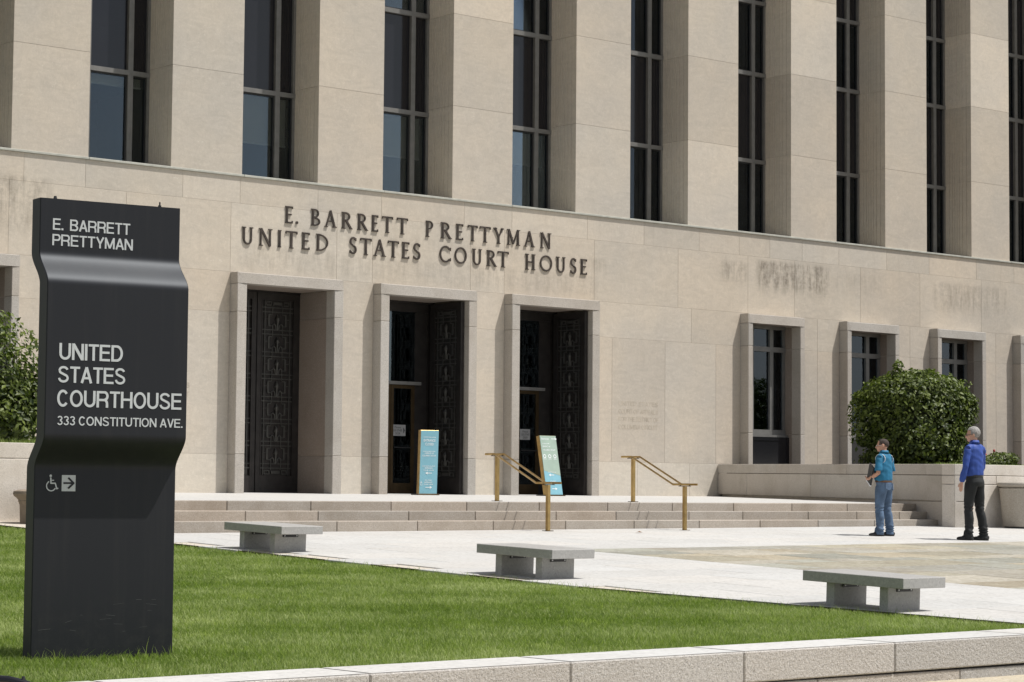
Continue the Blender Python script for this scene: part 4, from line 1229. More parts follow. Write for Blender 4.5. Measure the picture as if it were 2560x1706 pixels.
# ------------------------------------------------------------------ round litter bin and urn
def lathe_obj(prof, name, mat, parent, n=36):
    m = MB(); m.lathe(prof, n); o = m.build(name, mat, parent, smooth=True); o.data.set_sharp_from_angle(angle=math.radians(40)); return o
tb = empty('litter_bin', (35.74, 27.42, gz(35.74, 27.42)))
tag(tb, 'round stone-aggregate litter bin with a thick rim beside the right planter', 'litter bin')
lathe_obj([(0.33, 0.03), (0.345, 0.06), (0.40, 0.74), (0.41, 0.757), (0.40, 0.76), (0.30, 0.76)], 'body', MAT['trash_stone'], tb)
lathe_obj([(0.40, 0.0), (0.40, 0.0)], 'shadow_gap', MAT['steel_black'], tb) if False else None
lathe_obj([(0.31, -0.02), (0.31, 0.03)], 'foot', MAT['steel_black'], tb)
lathe_obj([(0.36, 0.755), (0.375, 0.785), (0.42, 0.792), (0.435, 0.80), (0.447, 0.825), (0.445, 0.850), (0.43, 0.868), (0.37, 0.872), (0.25, 0.872), (0.24, 0.80)], 'rim', MAT['trash_stone'], tb)
ur = empty('stone_urn', (17.02, 31.55, gz(17.02, 31.55)))
tag(ur, 'brown stone urn with a bulging rim half hidden behind the black sign', 'urn')
lathe_obj([(0.30, -0.03), (0.31, 0.0), (0.32, 0.27), (0.33, 0.30), (0.345, 0.33), (0.34, 0.345), (0.375, 0.385), (0.41, 0.41), (0.425, 0.44), (0.415, 0.48), (0.36, 0.50), (0.28, 0.51)], 'body', simple('brown_stone', (0.24, 0.195, 0.15), 0.85, var=0.2, bump=0.003), ur)

# ------------------------------------------------------------------ leafy things
def leaf_cloud(name, org, blobs, n, size, mat, parent, seed, droop=0.5):
    """leaves on blobs (cx,cy,cz,rx,ry,rz); each leaf is two triangles folded along the midrib"""
    g = np.random.default_rng(seed)
    vol = np.array([b[3]*b[4]*b[5] for b in blobs]) ** (2/3)
    pick = g.choice(len(blobs), n, p=vol/vol.sum())
    B = np.array(blobs)[pick]
    d = g.normal(size=(n, 3)); d /= np.linalg.norm(d, axis=1)[:, None]
    # clumps: push the surface in and out
    fr = 2.4
    cl = np.sin(d[:, 0]*fr*3+seed+pick)*np.sin(d[:, 1]*fr*2.7+1.3*pick)*np.sin(d[:, 2]*fr*3.3+0.5)
    r = (1-0.42*g.random(n)**1.6)*(0.97+0.13*cl)+(g.random(n) < 0.03)*g.random(n)*0.14
    pw = 2.9
    r = r*(np.abs(d)**pw).sum(axis=1)**(-1/pw)
    C = B[:, :3]+d*B[:, 3:6]*r[:, None]
    # orientation: normals outward/up, tips drooping
    nrm = d*np.array([0.8, 0.8, 0.6])+np.array([0, 0, 0.45])+g.normal(size=(n, 3))*0.42
    nrm /= np.linalg.norm(nrm, axis=1)[:, None]
    tip = np.cross(nrm, g.normal(size=(n, 3))); tip += np.array([0, 0, -droop]); tip -= nrm*np.sum(tip*nrm, axis=1)[:, None]
    tip /= np.linalg.norm(tip, axis=1)[:, None]
    side = np.cross(nrm, tip)
    L = size*(0.65+0.7*g.random(n))[:, None]; W = L*0.26
    a = C-tip*L*0.5; b = C+tip*L*0.5-nrm*L*0.12
    m1 = C+side*W+nrm*L*0.05; m2 = C-side*W+nrm*L*0.05
    V = np.stack([a, m1, b, m2], 1).reshape(-1, 3)-np.array(org)
    o4 = np.arange(n)*4
    F = np.concatenate([np.stack([o4, o4+1, o4+2], 1), np.stack([o4, o4+2, o4+3], 1)])
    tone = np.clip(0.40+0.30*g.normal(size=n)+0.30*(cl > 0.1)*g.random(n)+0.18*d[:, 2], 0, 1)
    return np_mesh(name, V, F, mat, parent, np.repeat(tone, 4))

def stems(org, tips, base_r, name, parent):
    m = MB()
    for tx, ty, tz, r in tips:
        q = Vector((tx, ty, tz))-Vector(org)
        b = Vector((random.uniform(-.12, .12), random.uniform(-.12, .12), -0.05))
        m.tube([b, b*0.5+q*0.35+Vector((random.uniform(-.1, .1), 0, 0.1)), q], [base_r, base_r*0.7, 0.01], 6)
    return m.build(name, MAT['bark'], parent)

SX, SY = 37.72, 31.70
sh = empty('shrub', (SX, SY, 1.18)); tag(sh, 'big boxy dark green shrub overflowing the right planter in front of the windows', 'shrub')
blobs = [(SX, SY, 2.20, 1.10, 1.05, 1.02), (SX-0.28, SY+0.1, 2.66, 0.80, 0.85, 0.50), (SX+0.35, SY-0.2, 2.60, 0.72, 0.80, 0.58), (SX+0.0, SY-0.10, 1.68, 1.04, 1.0, 0.52),
         (SX+0.62, SY-0.60, 2.35, 0.42, 0.46, 0.45), (SX-0.70, SY+0.62, 2.25, 0.42, 0.46, 0.62), (SX+0.05, SY, 3.05, 0.50, 0.45, 0.24), (SX-0.30, SY+0.2, 3.24, 0.13, 0.13, 0.22),
         (SX+0.80, SY-0.75, 2.62, 0.20, 0.20, 0.14), (SX+0.92, SY-0.84, 2.50, 0.10, 0.10, 0.14), (SX-0.45, SY+0.4, 1.38, 0.6, 0.55, 0.2), (SX+0.42, SY-0.4, 1.38, 0.6, 0.5, 0.2),
         (SX+0.35, SY-0.1, 3.18, 0.10, 0.10, 0.14), (SX-0.85, SY+0.85, 2.66, 0.12, 0.12, 0.10), (SX+0.62, SY-0.35, 3.0, 0.12, 0.12, 0.12), (SX-0.75, SY+0.75, 1.75, 0.16, 0.16, 0.12)]
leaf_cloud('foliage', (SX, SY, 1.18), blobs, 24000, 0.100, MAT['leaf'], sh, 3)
stems((SX, SY, 1.18), [(SX+random.uniform(-.8, .8), SY+random.uniform(-.8, .8), random.uniform(2.2, 3.1), 0) for _ in range(12)], 0.035, 'stem', sh)
m = MB(); m.ellipsoid((0, 0, 1.0), (0.75, 0.7, 0.95), 14, 10); m.build('inner_shade_core', simple('shade_core', (0.02, 0.024, 0.012), 0.95), sh)  # added solid dark core, painted as the shade inside the foliage

HX, HY = 16.95, 33.9
sh2 = empty('shrub', (HX, HY, 1.2)); tag(sh2, 'green shrub at the far left edge, rising from the planter behind the black sign', 'shrub')
blobs = [(HX, HY, 2.3, 1.15, 1.1, 1.1), (HX-0.4, HY, 2.9, 0.9, 0.9, 0.75), (HX+0.3, HY-0.2, 1.75, 1.05, 1.0, 0.6), (HX+0.75, HY-0.6, 2.05, 0.4, 0.4, 0.5), (HX+1.0, HY-0.75, 2.55, 0.16, 0.16, 0.16), (HX+1.05, HY-0.8, 1.75, 0.16, 0.16, 0.2), (HX-0.9, HY+0.3, 2.9, 0.7, 0.6, 0.7)]
leaf_cloud('foliage', (HX, HY, 1.2), blobs, 18000, 0.105, MAT['leaf'], sh2, 8)
stems((HX, HY, 1.2), [(HX+random.uniform(-.7, .7), HY+random.uniform(-.7, .7), random.uniform(2.0, 3.0), 0) for _ in range(10)], 0.035, 'stem', sh2)
m = MB(); m.ellipsoid((0, 0, 1.0), (0.7, 0.7, 0.95), 14, 10); m.build('inner_shade_core', simple('shade_core_left', (0.02, 0.024, 0.012), 0.95), sh2)  # added dark ellipsoid, its colour stands in for shade between the leaves

# ------------------------------------------------------------------ grass
def blades(name, X, Y, Z, h, w, mat, seed, tone, parent=None, lean=None, org=(0, 0, 0)):
    g = np.random.default_rng(seed); n = len(X)
    th = g.random(n)*2*PI
    sx, sy = np.cos(th)*w, np.sin(th)*w
    la = g.random(n)*2*PI
    lm = h*(0.2+0.75*g.random(n))
    lx, ly = np.cos(la)*lm, np.sin(la)*lm
    if lean is not None: lx = lx+lean[0]*h; ly = ly+lean[1]*h
    V = np.zeros((n, 5, 3))
    V[:, 0] = np.stack([X-sx, Y-sy, Z], 1); V[:, 1] = np.stack([X+sx, Y+sy, Z], 1)
    mx, my = X+lx*0.35, Y+ly*0.35
    V[:, 2] = np.stack([mx+sx*.75, my+sy*.75, Z+h*0.6], 1); V[:, 3] = np.stack([mx-sx*.75, my-sy*.75, Z+h*0.6], 1)
    V[:, 4] = np.stack([X+lx, Y+ly, Z+h], 1)
    V -= np.array(org)
    o = np.arange(n)*5
    F = np.concatenate([np.stack([o, o+1, o+2], 1), np.stack([o, o+2, o+3], 1), np.stack([o+3, o+2, o+4], 1)])
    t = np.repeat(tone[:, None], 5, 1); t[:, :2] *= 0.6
    return np_mesh(name, V.reshape(-1, 3), F, mat, parent, np.clip(t, 0, 1).ravel())

lawn_pts = [(-14, 12.58), (17.2, 12.58), (17.07, 13.0), (16.14, 18), (16.06, 31.6), (-14, 31.6)]
sheet('lawn_ground', lawn_pts, MAT['lawn_base'], -0.045)
# soil edge of the lawn is the flank of the paving bed
m = MB(); pp = [(17.2, 12.58), (17.07, 13.0), (16.14, 18), (16.06, 31.6)]
V = []
for (x, y_) in pp: V += [(x+0.004, y_, gz(x, y_)-0.001), (x+0.004, y_, gz(x, y_)-0.3)]
m.add(V, [(0, 1, 3, 2), (2, 3, 5, 4), (4, 5, 7, 6)]); m.build('lawn_edging', MAT['soil'])['kind'] = 'structure'
N = 1150000
gx_ = rng.uniform(3.0, 17.1, N); gy_ = rng.uniform(12.6, 31.5, N)
edge = np.where(gy_ < 18, 17.07-(gy_-13)*0.186, 16.13-(gy_-18)*0.006)-0.012
px_ = gx_/(gy_+0.01)
# keep what the photograph (or a step to the side of it) can see, thin out with distance
keep = (gx_ < edge) & (px_ > 0.44)
dens = np.clip(1.25-(gy_-12.6)/17.0, 0.42, 1.0)
keep &= rng.random(N) < dens
gx_, gy_ = gx_[keep], gy_[keep]
nz = (np.sin(gx_*0.9+gy_*0.35)+np.sin(gx_*0.33-gy_*1.25+1.0)+0.8*np.sin(gx_*2.1+gy_*1.7+0.6)+0.6*np.sin(gx_*3.9-gy_*3.1)+0.5*np.sin(gx_*7.3+gy_*5.1))/3.4
stripe = np.sin((gy_*0.96+gx_*0.10)*2*PI/1.6+1.2*np.sin(gx_*0.5+0.8*np.sin(gy_*0.7)))
fine_n = np.sin(gx_*13.1+2*np.sin(gy_*3.7))*np.sin(gy_*9.3+1.7*np.sin(gx_*5.1))
tone = 0.42+0.24*nz+0.10*fine_n+0.21*rng.normal(size=len(gx_))+0.06*stripe
for (dx_, dy_, dr_) in ((10.3, 16.2, 0.28), (9.6, 15.2, 0.16), (13.4, 15.0, 0.2), (14.2, 20.5, 0.25), (12.1, 18.3, 0.18), (11.6, 13.4, 0.15)):
    near = np.exp(-((gx_-dx_)**2+(gy_-dy_)**2)/dr_**2)
    tone = np.where(rng.random(len(gx_)) < 0.5*near, 1.15, tone)
yel = rng.random(len(gx_)) < 0.03
tone = np.where(yel, 1.0, tone)
hh = (0.036+0.016*rng.random(len(gx_)))*(1+0.12*nz)
tall = rng.random(len(gx_)) < 0.012; hh = np.where(tall, hh*1.7, hh)
near_edge = (edge[keep]-gx_ < 0.10) if False else (np.abs(np.where(gy_ < 18, 17.07-(gy_-13)*0.186, 16.13-(gy_-18)*0.006)-gx_) < 0.10)
hh = np.where(near_edge & (rng.random(len(gx_)) < 0.10), hh*1.9, hh)
near_sign = (np.abs(gx_-8.12) < 0.6) & (gy_ < 14.36) & (gy_ > 13.95)
hh = np.where(near_sign & (rng.random(len(gx_)) < 0.06), hh*2.2, hh)
ww = 0.0021+0.0015*(gy_-12.6)/15
zz_ = GY*(gy_-28.47)+GX*(gx_-23.6)-0.045
lean = (0.10*stripe+0.12*nz, 0.16*stripe+0.22*nz)
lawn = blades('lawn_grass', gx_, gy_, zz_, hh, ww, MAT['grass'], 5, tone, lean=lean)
tag(lawn, kind='stuff')
print('blades', len(gx_))
# wispy grass in the planters
def tufts(x0, x1, f, nn, seed, org, parent, hmax=0.12):
    g = np.random.default_rng(seed)
    X = g.uniform(x0, x1, nn); Y = np.array([f(x) for x in X])+g.random(nn)*0.5
    cl = (np.sin(X*5.3)+np.sin(X*2.1+1))*0.5
    h = (0.04+hmax*g.random(nn))*(0.7+0.5*cl)
    return blades('planter_grass', X, Y, np.full(nn, org[2]+0.0), np.abs(h)+0.02, 0.004*np.ones(nn), MAT['grass'], seed, np.clip(0.3+0.3*g.normal(size=nn), 0, 1), parent, org=org)
g = np.random.default_rng(21)
nn = 9000
t = g.random(nn); Yp = 28.2+t*10; Xp = wall_x(Yp)+0.38+g.random(nn)*0.9
hh = (0.02+0.07*g.random(nn))*(0.5+0.6*(np.sin(Yp*3.1)*0.5+0.5))
o = blades('planter_grass', Xp, Yp, np.full(nn, 1.18), hh, 0.004*np.ones(nn), MAT['grass'], 22, np.clip(0.4+0.3*g.normal(size=nn), 0, 1)); o['kind'] = 'stuff'
nn = 5000
Xp = g.uniform(34.8, 41, nn); Yp = g.uniform(28.2, 28.9, nn); hh = 0.02+0.05*g.random(nn)
o = blades('planter_grass', Xp, Yp, np.full(nn, 1.18), hh, 0.004*np.ones(nn), MAT['grass'], 23, np.clip(0.4+0.3*g.normal(size=nn), 0, 1)); o['kind'] = 'stuff'
nn = 3000
Xp = g.uniform(15.5, 18.4, nn); Yp = g.uniform(32.6, 33.2, nn); hh = 0.04+0.12*g.random(nn)
o = blades('planter_grass', Xp, Yp, np.full(nn, 1.27), hh, 0.004*np.ones(nn), MAT['grass'], 24, np.clip(0.4+0.3*g.normal(size=nn), 0, 1)); o['kind'] = 'stuff'
# low plant with red flowers at the right edge
fp = empty('flowering_plant', (38.05, 30.1, 1.19)); tag(fp, 'low leafy plant with a few red flowers in the planter at the right edge', 'plant')
leaf_cloud('foliage', (38.05, 30.1, 1.19), [(38.05, 30.1, 1.28, 0.6, 0.5, 0.16), (38.4, 29.9, 1.36, 0.35, 0.3, 0.16), (37.7, 30.3, 1.24, 0.3, 0.3, 0.1)], 2600, 0.07, MAT['leaf'], fp, 12)
for (x, y_, z) in ((-0.38, 0.12, 0.30), (-0.10, -0.1, 0.26), (0.3, 0.0, 0.36), (0.12, 0.1, 0.31)):
    m = MB(); m.ellipsoid((x, y_, z), (0.026, 0.026, 0.036), 7, 5); fl = m.build('flower', MAT['flower'], fp)
    m = MB(); m.tube([(x, y_, 0.0), (x, y_, z)], 0.004, 5); m.build('flower_stem', MAT['leaf'], fp)
# dry leaf on the paving
m = MB(); m.add([(-0.09, 0, 0.0), (-0.02, -0.03, 0.022), (0.09, 0.0, 0.006), (0.0, 0.04, 0.012), (0.03, 0.01, 0.03)], [(0, 1, 4), (1, 2, 4), (2, 3, 4), (3, 0, 4)])
o = m.build('fallen_leaf', simple('dry_leaf', (0.25, 0.13, 0.07), 0.8)); o.location = (25.52, 27.23, gz(25.52, 27.23)+0.003)
tag(o, 'single dry brown leaf lying on the white paving below the right handrail', 'leaf')
# dark tube cropped by the lower left corner
tbk = empty('black_tube', (2.9, 5.45, 0.12)); tag(tbk, 'glossy black curved tube with a small knob, cropped by the lower left corner', 'tube')
L_ = Vector((0.767, -0.642, 0)); 
pts = [L_*s+Vector((0, 0, z)) for s, z in ((-0.30, -0.02), (-0.20, 0.0), (-0.10, 0.006), (-0.04, 0.003), (0.0, -0.006), (0.04, -0.02), (0.08, -0.045), (0.13, -0.10))]
m = MB(); m.tube(pts, 0.012, 12); m.build('tube', simple('gloss_black', (0.01, 0.01, 0.013), 0.2), tbk, smooth=True)
m = MB(); m.tube([L_*0.0+Vector((0, 0, 0.0)), L_*0.0+Vector((0, 0, 0.014))], [0.007, 0.004], 8); m.build('knob', MAT['steel_black'], tbk)
m = MB(); m.tube([pts[0], pts[0]+Vector((0, 0, -1.2))], 0.012, 12); m.tube([pts[-1], pts[-1]+Vector((0, 0, -1.1))], 0.012, 12); m.build('tube', MAT['steel_black'], tbk)

# ------------------------------------------------------------------ people
from mathutils import noise as mnoise
def sculpt(name, m, mat, parent, voxel=0.011, smooth=4, fold=None, cut=None):
    """fuse the overlapping volumes of m into one continuous skin"""
    me = bpy.data.meshes.new('tmp'); me.from_pydata(m.v, [], m.f); me.update()
    o = bpy.data.objects.new('tmp', me); COL.objects.link(o)
    r = o.modifiers.new('r', 'REMESH'); r.mode = 'VOXEL'; r.voxel_size = voxel; r.use_smooth_shade = True
    q = o.modifiers.new('s', 'SMOOTH'); q.iterations = smooth; q.factor = 0.5
    dg = bpy.context.evaluated_depsgraph_get()
    out = bpy.data.meshes.new_from_object(o.evaluated_get(dg))
    bpy.data.objects.remove(o); bpy.data.meshes.remove(me)
    if fold:
        nrm = [v.normal.copy() for v in out.vertices]
        for v, n_ in zip(out.vertices, nrm):
            v.co += n_*fold(v.co, n_)
    out.update(); out.name = name
    out.materials.clear(); out.materials.append(mat)
    out.polygons.foreach_set('use_smooth', [True]*len(out.polygons))
    return link(bpy.data.objects.new(name, out), parent)

def rings(m, rs, n=20):
    """closed loft through horizontal ellipses (x, y, z, rx, ry)"""
    V = []; F = []
    for (x, y, z, a, b) in rs:
        for k in range(n):
            t = 2*PI*k/n
            V.append((x+a*math.cos(t), y+b*math.sin(t), z))
    for i in range(len(rs)-1):
        for k in range(n): F.append((i*n+k, i*n+(k+1) % n, (i+1)*n+(k+1) % n, (i+1)*n+k))
    F.append(tuple(range(n))[::-1]); F.append(tuple(range((len(rs)-1)*n, len(rs)*n)))
    m.add(V, F)

def hand(m, wrist, d, palm_n, side, curl=0.5, s=1.0):
    """palm and five bent fingers; d = direction of the fingers, palm_n = palm normal, side = thumb side"""
    d = Vector(d).normalized(); pn = Vector(palm_n).normalized(); sd = Vector(side).normalized(); w = Vector(wrist)
    pts = [w, w+d*0.04*s, w+d*0.085*s]
    m.tube(pts, [0.024*s, 0.033*s, 0.036*s], 10, ry=[0.020*s, 0.017*s, 0.015*s])
    for k, (off, ln) in enumerate(((0.028, 0.075), (0.010, 0.084), (-0.009, 0.078), (-0.027, 0.060))):
        b = w+d*0.078*s+sd*off*s
        a1 = curl*0.5; a2 = curl*1.1; a3 = curl*1.6
        p1 = b+(d*math.cos(a1)+pn*math.sin(a1))*ln*0.42*s
        p2 = p1+(d*math.cos(a2)+pn*math.sin(a2))*ln*0.33*s
        p3 = p2+(d*math.cos(a3)+pn*math.sin(a3))*ln*0.25*s
        m.tube([b-d*0.02*s, b, p1, p2, p3], [0.0095*s, 0.0095*s, 0.009*s, 0.0085*s, 0.007*s], 8)
    b = w+d*0.025*s+sd*0.028*s
    p1 = b+(d*0.6+sd*0.7+pn*0.2).normalized()*0.035*s; p2 = p1+(d*0.9+sd*0.3+pn*0.35).normalized()*0.03*s; p3 = p2+(d+pn*0.4).normalized()*0.02*s
    m.tube([b-sd*0.015*s, b, p1, p2, p3], [0.013*s, 0.0125*s, 0.011*s, 0.010*s, 0.008*s], 8)

def head_shapes(m, hz, rot, org):
    """skull, jaw, nose, brow, ears, neck; hz = height of the head centre"""
    h = MB()
    h.ellipsoid((0, -0.012, 0.030), (0.076, 0.096, 0.093), 24, 16)
    h.ellipsoid((0, 0.026, -0.035), (0.060, 0.066, 0.078), 20, 14)
    h.ellipsoid((0, 0.062, -0.083), (0.030, 0.026, 0.024), 14, 10)
    h.ellipsoid((0, 0.074, 0.022), (0.052, 0.018, 0.014), 14, 8)
    for s in (-1, 1):
        h.ellipsoid((s*0.045, 0.058, -0.018), (0.024, 0.026, 0.024), 12, 8)
        h.ellipsoid((s*0.077, -0.008, -0.004), (0.012, 0.020, 0.034), 12, 10)
    h.tube([(0, 0.082, 0.016), (0, 0.101, -0.014), (0, 0.110, -0.030), (0, 0.094, -0.038)], [0.010, 0.013, 0.016, 0.012], 10)
    h.ellipsoid((0, 0.085, -0.058), (0.024, 0.012, 0.008), 12, 8)
    h.ellipsoid((0, 0.083, -0.070), (0.021, 0.011, 0.007), 12, 8)
    for v in h.v: pass
    h.v = [tuple(rot @ Vector(v)+Vector(org)) for v in h.v]
    m.add(h.v, h.f)

def person(name, label, loc, rz, H, P):
    root = empty(name, loc, rz); root.scale = (H/1.75,)*3
    tag(root, label, 'person')
    sk = MB()
    hc = Vector((0, 0.02, 1.635)); Rh = Matrix.Rotation(P['head'], 3, 'Z') @ Matrix.Rotation(P.get('nod', 0), 3, 'X')
    head_shapes(sk, 0, Rh, hc)
    sk.tube([(0, -0.02, 1.42), (0, -0.005, 1.50), (0, 0.008, 1.57), (0, 0.01, 1.60)], [0.075, 0.062, 0.058, 0.058], 16)
    rings(sk, [(0, 0, 0.86, .13, .09), (0, 0, 1.0, .135, .095), (0, 0, 1.2, .14, .095), (0, -.01, 1.38, .15, .09), (0, -.015, 1.45, .10, .07)])
    arms = P['arms']
    for (S, E_, W_, hd, pn, sd, curl) in arms:
        S, E_, W_ = Vector(S), Vector(E_), Vector(W_)
        sk.tube([S, S.lerp(E_, .5), E_, E_.lerp(W_, .35), W_], [0.046, 0.042, 0.036, 0.038, 0.025], 12)
        sk.tube([Vector((0, -0.01, 1.36)), S], [0.06, 0.05], 10)
        hand(sk, W_, hd, pn, sd, curl)
    for s, (fx, fy) in zip((-1, 1), P['feet']):
        sk.tube([(s*0.085, 0, 0.93), (s*0.088+fx*.35, 0.0+fy*.35, 0.50), (s*0.09+fx*.7, fy*.7-0.01, 0.30), (s*0.09+fx, fy-0.02, 0.09)], [0.07, 0.048, 0.05, 0.034], 12)
        sk.tube([(s*0.09+fx, fy-0.03, 0.06), (s*0.09+fx, fy+0.08, 0.04)], [0.035, 0.03], 10)
    sculpt('body', sk, P['skin'], root, 0.0085, 3)
    # shirt with sleeves
    sh = MB()
    g = P.get('girth', 1.0)
    rings(sh, [(0, .004, P['hem'], .150*g, .112*g), (0, .008, 1.02, .160*g, .122*g), (0, .012, 1.10, .172*g, .132*g), (0, .004, 1.22, .172*g, .126*g), (0, -.008, 1.33, .183, .118), (0, -.015, 1.41, .180, .102), (0, -.018, 1.455, .140, .080), (0, -.015, 1.49, .078, .066), (0, -.008, 1.515, .066, .062)], 28)
    for i, (S, E_, W_, *_r) in enumerate(arms):
        S, E_, W_ = Vector(S), Vector(E_), Vector(W_)
        sx = math.copysign(1, S.x)
        sh.tube([Vector((sx*0.07, -0.015, 1.41)), Vector((sx*0.13, -0.015, 1.425)), S], [0.062, 0.066, 0.064], 14)
        if P['long']:
            sh.tube([S, S.lerp(E_, .5), E_, E_.lerp(W_, .5), E_.lerp(W_, .97)], [0.064, 0.060, 0.053, 0.049, 0.037], 14)
            sh.tube([E_.lerp(W_, .86), E_.lerp(W_, 1.0)], 0.034, 14)
        else:
            sh.tube([S, S.lerp(E_, .45), S.lerp(E_, .86)], [0.064, 0.066, 0.068], 14)
    def fold(co, n_):
        a = mnoise.noise(Vector((co.x*9, co.y*9, co.z*2.6)))
        b = mnoise.noise(Vector((co.x*5+3, co.y*5, co.z*14+co.x*8)))
        low = max(0, min(1, (1.30-co.z)/0.25))
        c_ = mnoise.noise(Vector((co.x*16+2, co.y*16, co.z*3.5)))
        return 0.011*a*(0.5+low)+0.009*b+0.007*c_*(0.4+low)
    so = sculpt('shirt', sh, P['shirt'], root, 0.0085, 3, fold)
    # collar
    c = MB()
    for k in range(14):
        t = -PI*0.5+PI*(k/13)*2*0.93+0.22
        pass
    n = 22; V = []; F = []
    for k in range(n):
        t = PI/2+0.28+(2*PI-0.56)*k/(n-1)
        x, y = math.cos(t), math.sin(t)
        V += [(0.064*x, -0.008+0.063*y, 1.548), (0.083*x, -0.012+0.080*y, 1.498), (0.087*x, -0.012+0.084*y, 1.494), (0.068*x, -0.008+0.067*y, 1.552)]
    for k in range(n-1):
        o = k*4
        for a, b in ((0, 1), (1, 2), (2, 3), (3, 0)): F.append((o+a, o+b, o+4+b, o+4+a))
    c.add(V, F); c.build('collar', P['shirt'], so, smooth=True)
    # trousers
    tr = MB()
    rings(tr, [(0, 0, P['waist'], .150*g, .112*g), (0, -.004, 0.98, .160*g, .120), (0, -.014, 0.90, .172, .132), (0, -.012, 0.84, .170, .122)], 28)
    for s, (fx, fy) in zip((-1, 1), P['feet']):
        L0 = [(s*0.088, -.006, .90, .086, .110), (s*0.092+fx*.15, fy*.15, .78, .085, .100), (s*0.092+fx*.35, fy*.38+.01, .62, .074, .084), (s*0.092+fx*.5, fy*.55+.014, .49, .065, .073),
              (s*0.092+fx*.7, fy*.72-.006, .34, .064, .074), (s*0.092+fx*.85, fy*.87-.012, .2, .060, .071), (s*0.092+fx, fy-.008, .085, .059, .076), (s*0.092+fx, fy-.005, P['trhem'], .060, .082)]
        rings(tr, L0, 18)
    def fold2(co, n_):
        a = mnoise.noise(Vector((co.x*7, co.y*7, co.z*7)))
        low = max(0, 1-abs(co.z-0.14)/0.14)
        knee = max(0, 1-abs(co.z-0.50)/0.12)
        return 0.009*a+(0.011*low+0.006*knee)*math.sin(co.z*95+6*co.x+8*a)
    to = sculpt('trousers', tr, P['trousers'], root, 0.009, 3, fold2)
    bl = MB(); rings(bl, [(0, -.0, P['waist']-.035, .158*g, .120*g), (0, -.0, P['waist'], .157*g, .119*g)], 28); bl.build('belt', P['belt'], to, smooth=False)
    if P.get('pockets'):
        for s in (-1, 1):
            pk = MB(); V = [];
            for (u, w) in ((-.058, .955), (.058, .955), (.058, .86), (0, .83), (-.058, .86)):
                x = s*0.078+u; yy = -0.014-0.136*math.sqrt(max(0.02, 1-(x/0.182)**2)); V.append((x, yy-0.006, w)); V.append((x, yy+0.02, w))
            F = [(0, 2, 4, 6, 8), (0, 1, 3, 2), (2, 3, 5, 4), (4, 5, 7, 6), (6, 7, 9, 8), (8, 9, 1, 0)]
            pk.add(V, F); pk.build('pocket', P['trousers'], to)
    # shoes
    for s, (fx, fy), fa in zip((-1, 1), P['feet'], P['footang']):
        m = MB(); Rz = Matrix.Rotation(fa, 3, 'Z')
        V = MB()
        V.ellipsoid((0, -0.045, 0.045), (0.040, 0.052, 0.046), 16, 10); V.ellipsoid((0, 0.09, 0.030), (0.048, 0.085, 0.034), 16, 10); V.ellipsoid((0, 0.02, 0.045), (0.041, 0.08, 0.046), 16, 10)
        V.box(-0.036, 0.036, -0.085, 0.14, 0.0, 0.022)
        V.v = [tuple(Rz @ Vector(v)+Vector((s*0.092+fx, fy, 0))) for v in V.v]
        V.v = [(x, y, max(z, 0.0)) for x, y, z in V.v]
        sculpt('shoe', V, P['shoe'], root, 0.007, 2)
    # hair: shell over the skull, trimmed at the hairline
    hm = MB(); hm.ellipsoid((0, -0.014, 0.034), (0.083, 0.103, 0.098), 40, 30)
    keepf = []
    for f in hm.f:
        cc = sum((Vector(hm.v[i]) for i in f), Vector())/4
        x, y, z = cc
        line = P['hairline'](x, y, z)
        if line: keepf.append(f)
    V = [Vector(v) for v in hm.v]
    V2 = []
    for v in V:
        d = (v-Vector((0, -0.014, 0.034))).normalized()
        V2.append(tuple(Rh @ (v+d*(0.004*mnoise.noise(v*60)+P['hairthick']))+hc))
    hh = MB(); hh.v = V2; hh.f = keepf
    ho = hh.build('hair', P['hair'], root, smooth=True)
    md = ho.modifiers.new('solid', 'SOLIDIFY'); md.thickness = 0.012; md.offset = -1
    # glasses
    gl = MB()
    for s in (-1, 1):
        ring = [Rh @ Vector((s*0.034+0.021*math.cos(a*PI/6), 0.098, -0.002+0.015*math.sin(a*PI/6)))+hc for a in range(13)]
        gl.tube(ring, 0.0020, 5)
        gl.tube([Rh @ Vector((s*0.055, 0.096, 0.004))+hc, Rh @ Vector((s*0.078, 0.04, 0.006))+hc, Rh @ Vector((s*0.082, -0.01, 0.004))+hc], 0.0022, 5)
    gl.tube([Rh @ Vector((-0.013, 0.1, 0.002))+hc, Rh @ Vector((0.013, 0.1, 0.002))+hc], 0.002, 5)
    gl.build('glasses', P['glass'], root)
    ey = MB()
    for s in (-1, 1): ey.ellipsoid(Rh @ Vector((s*0.032, 0.079, -0.002))+hc, (0.012, 0.009, 0.008), 10, 8)
    ey.build('eyes', simple('eye_'+name, (0.25, 0.22, 0.2), 0.3), root, smooth=True)
    return root

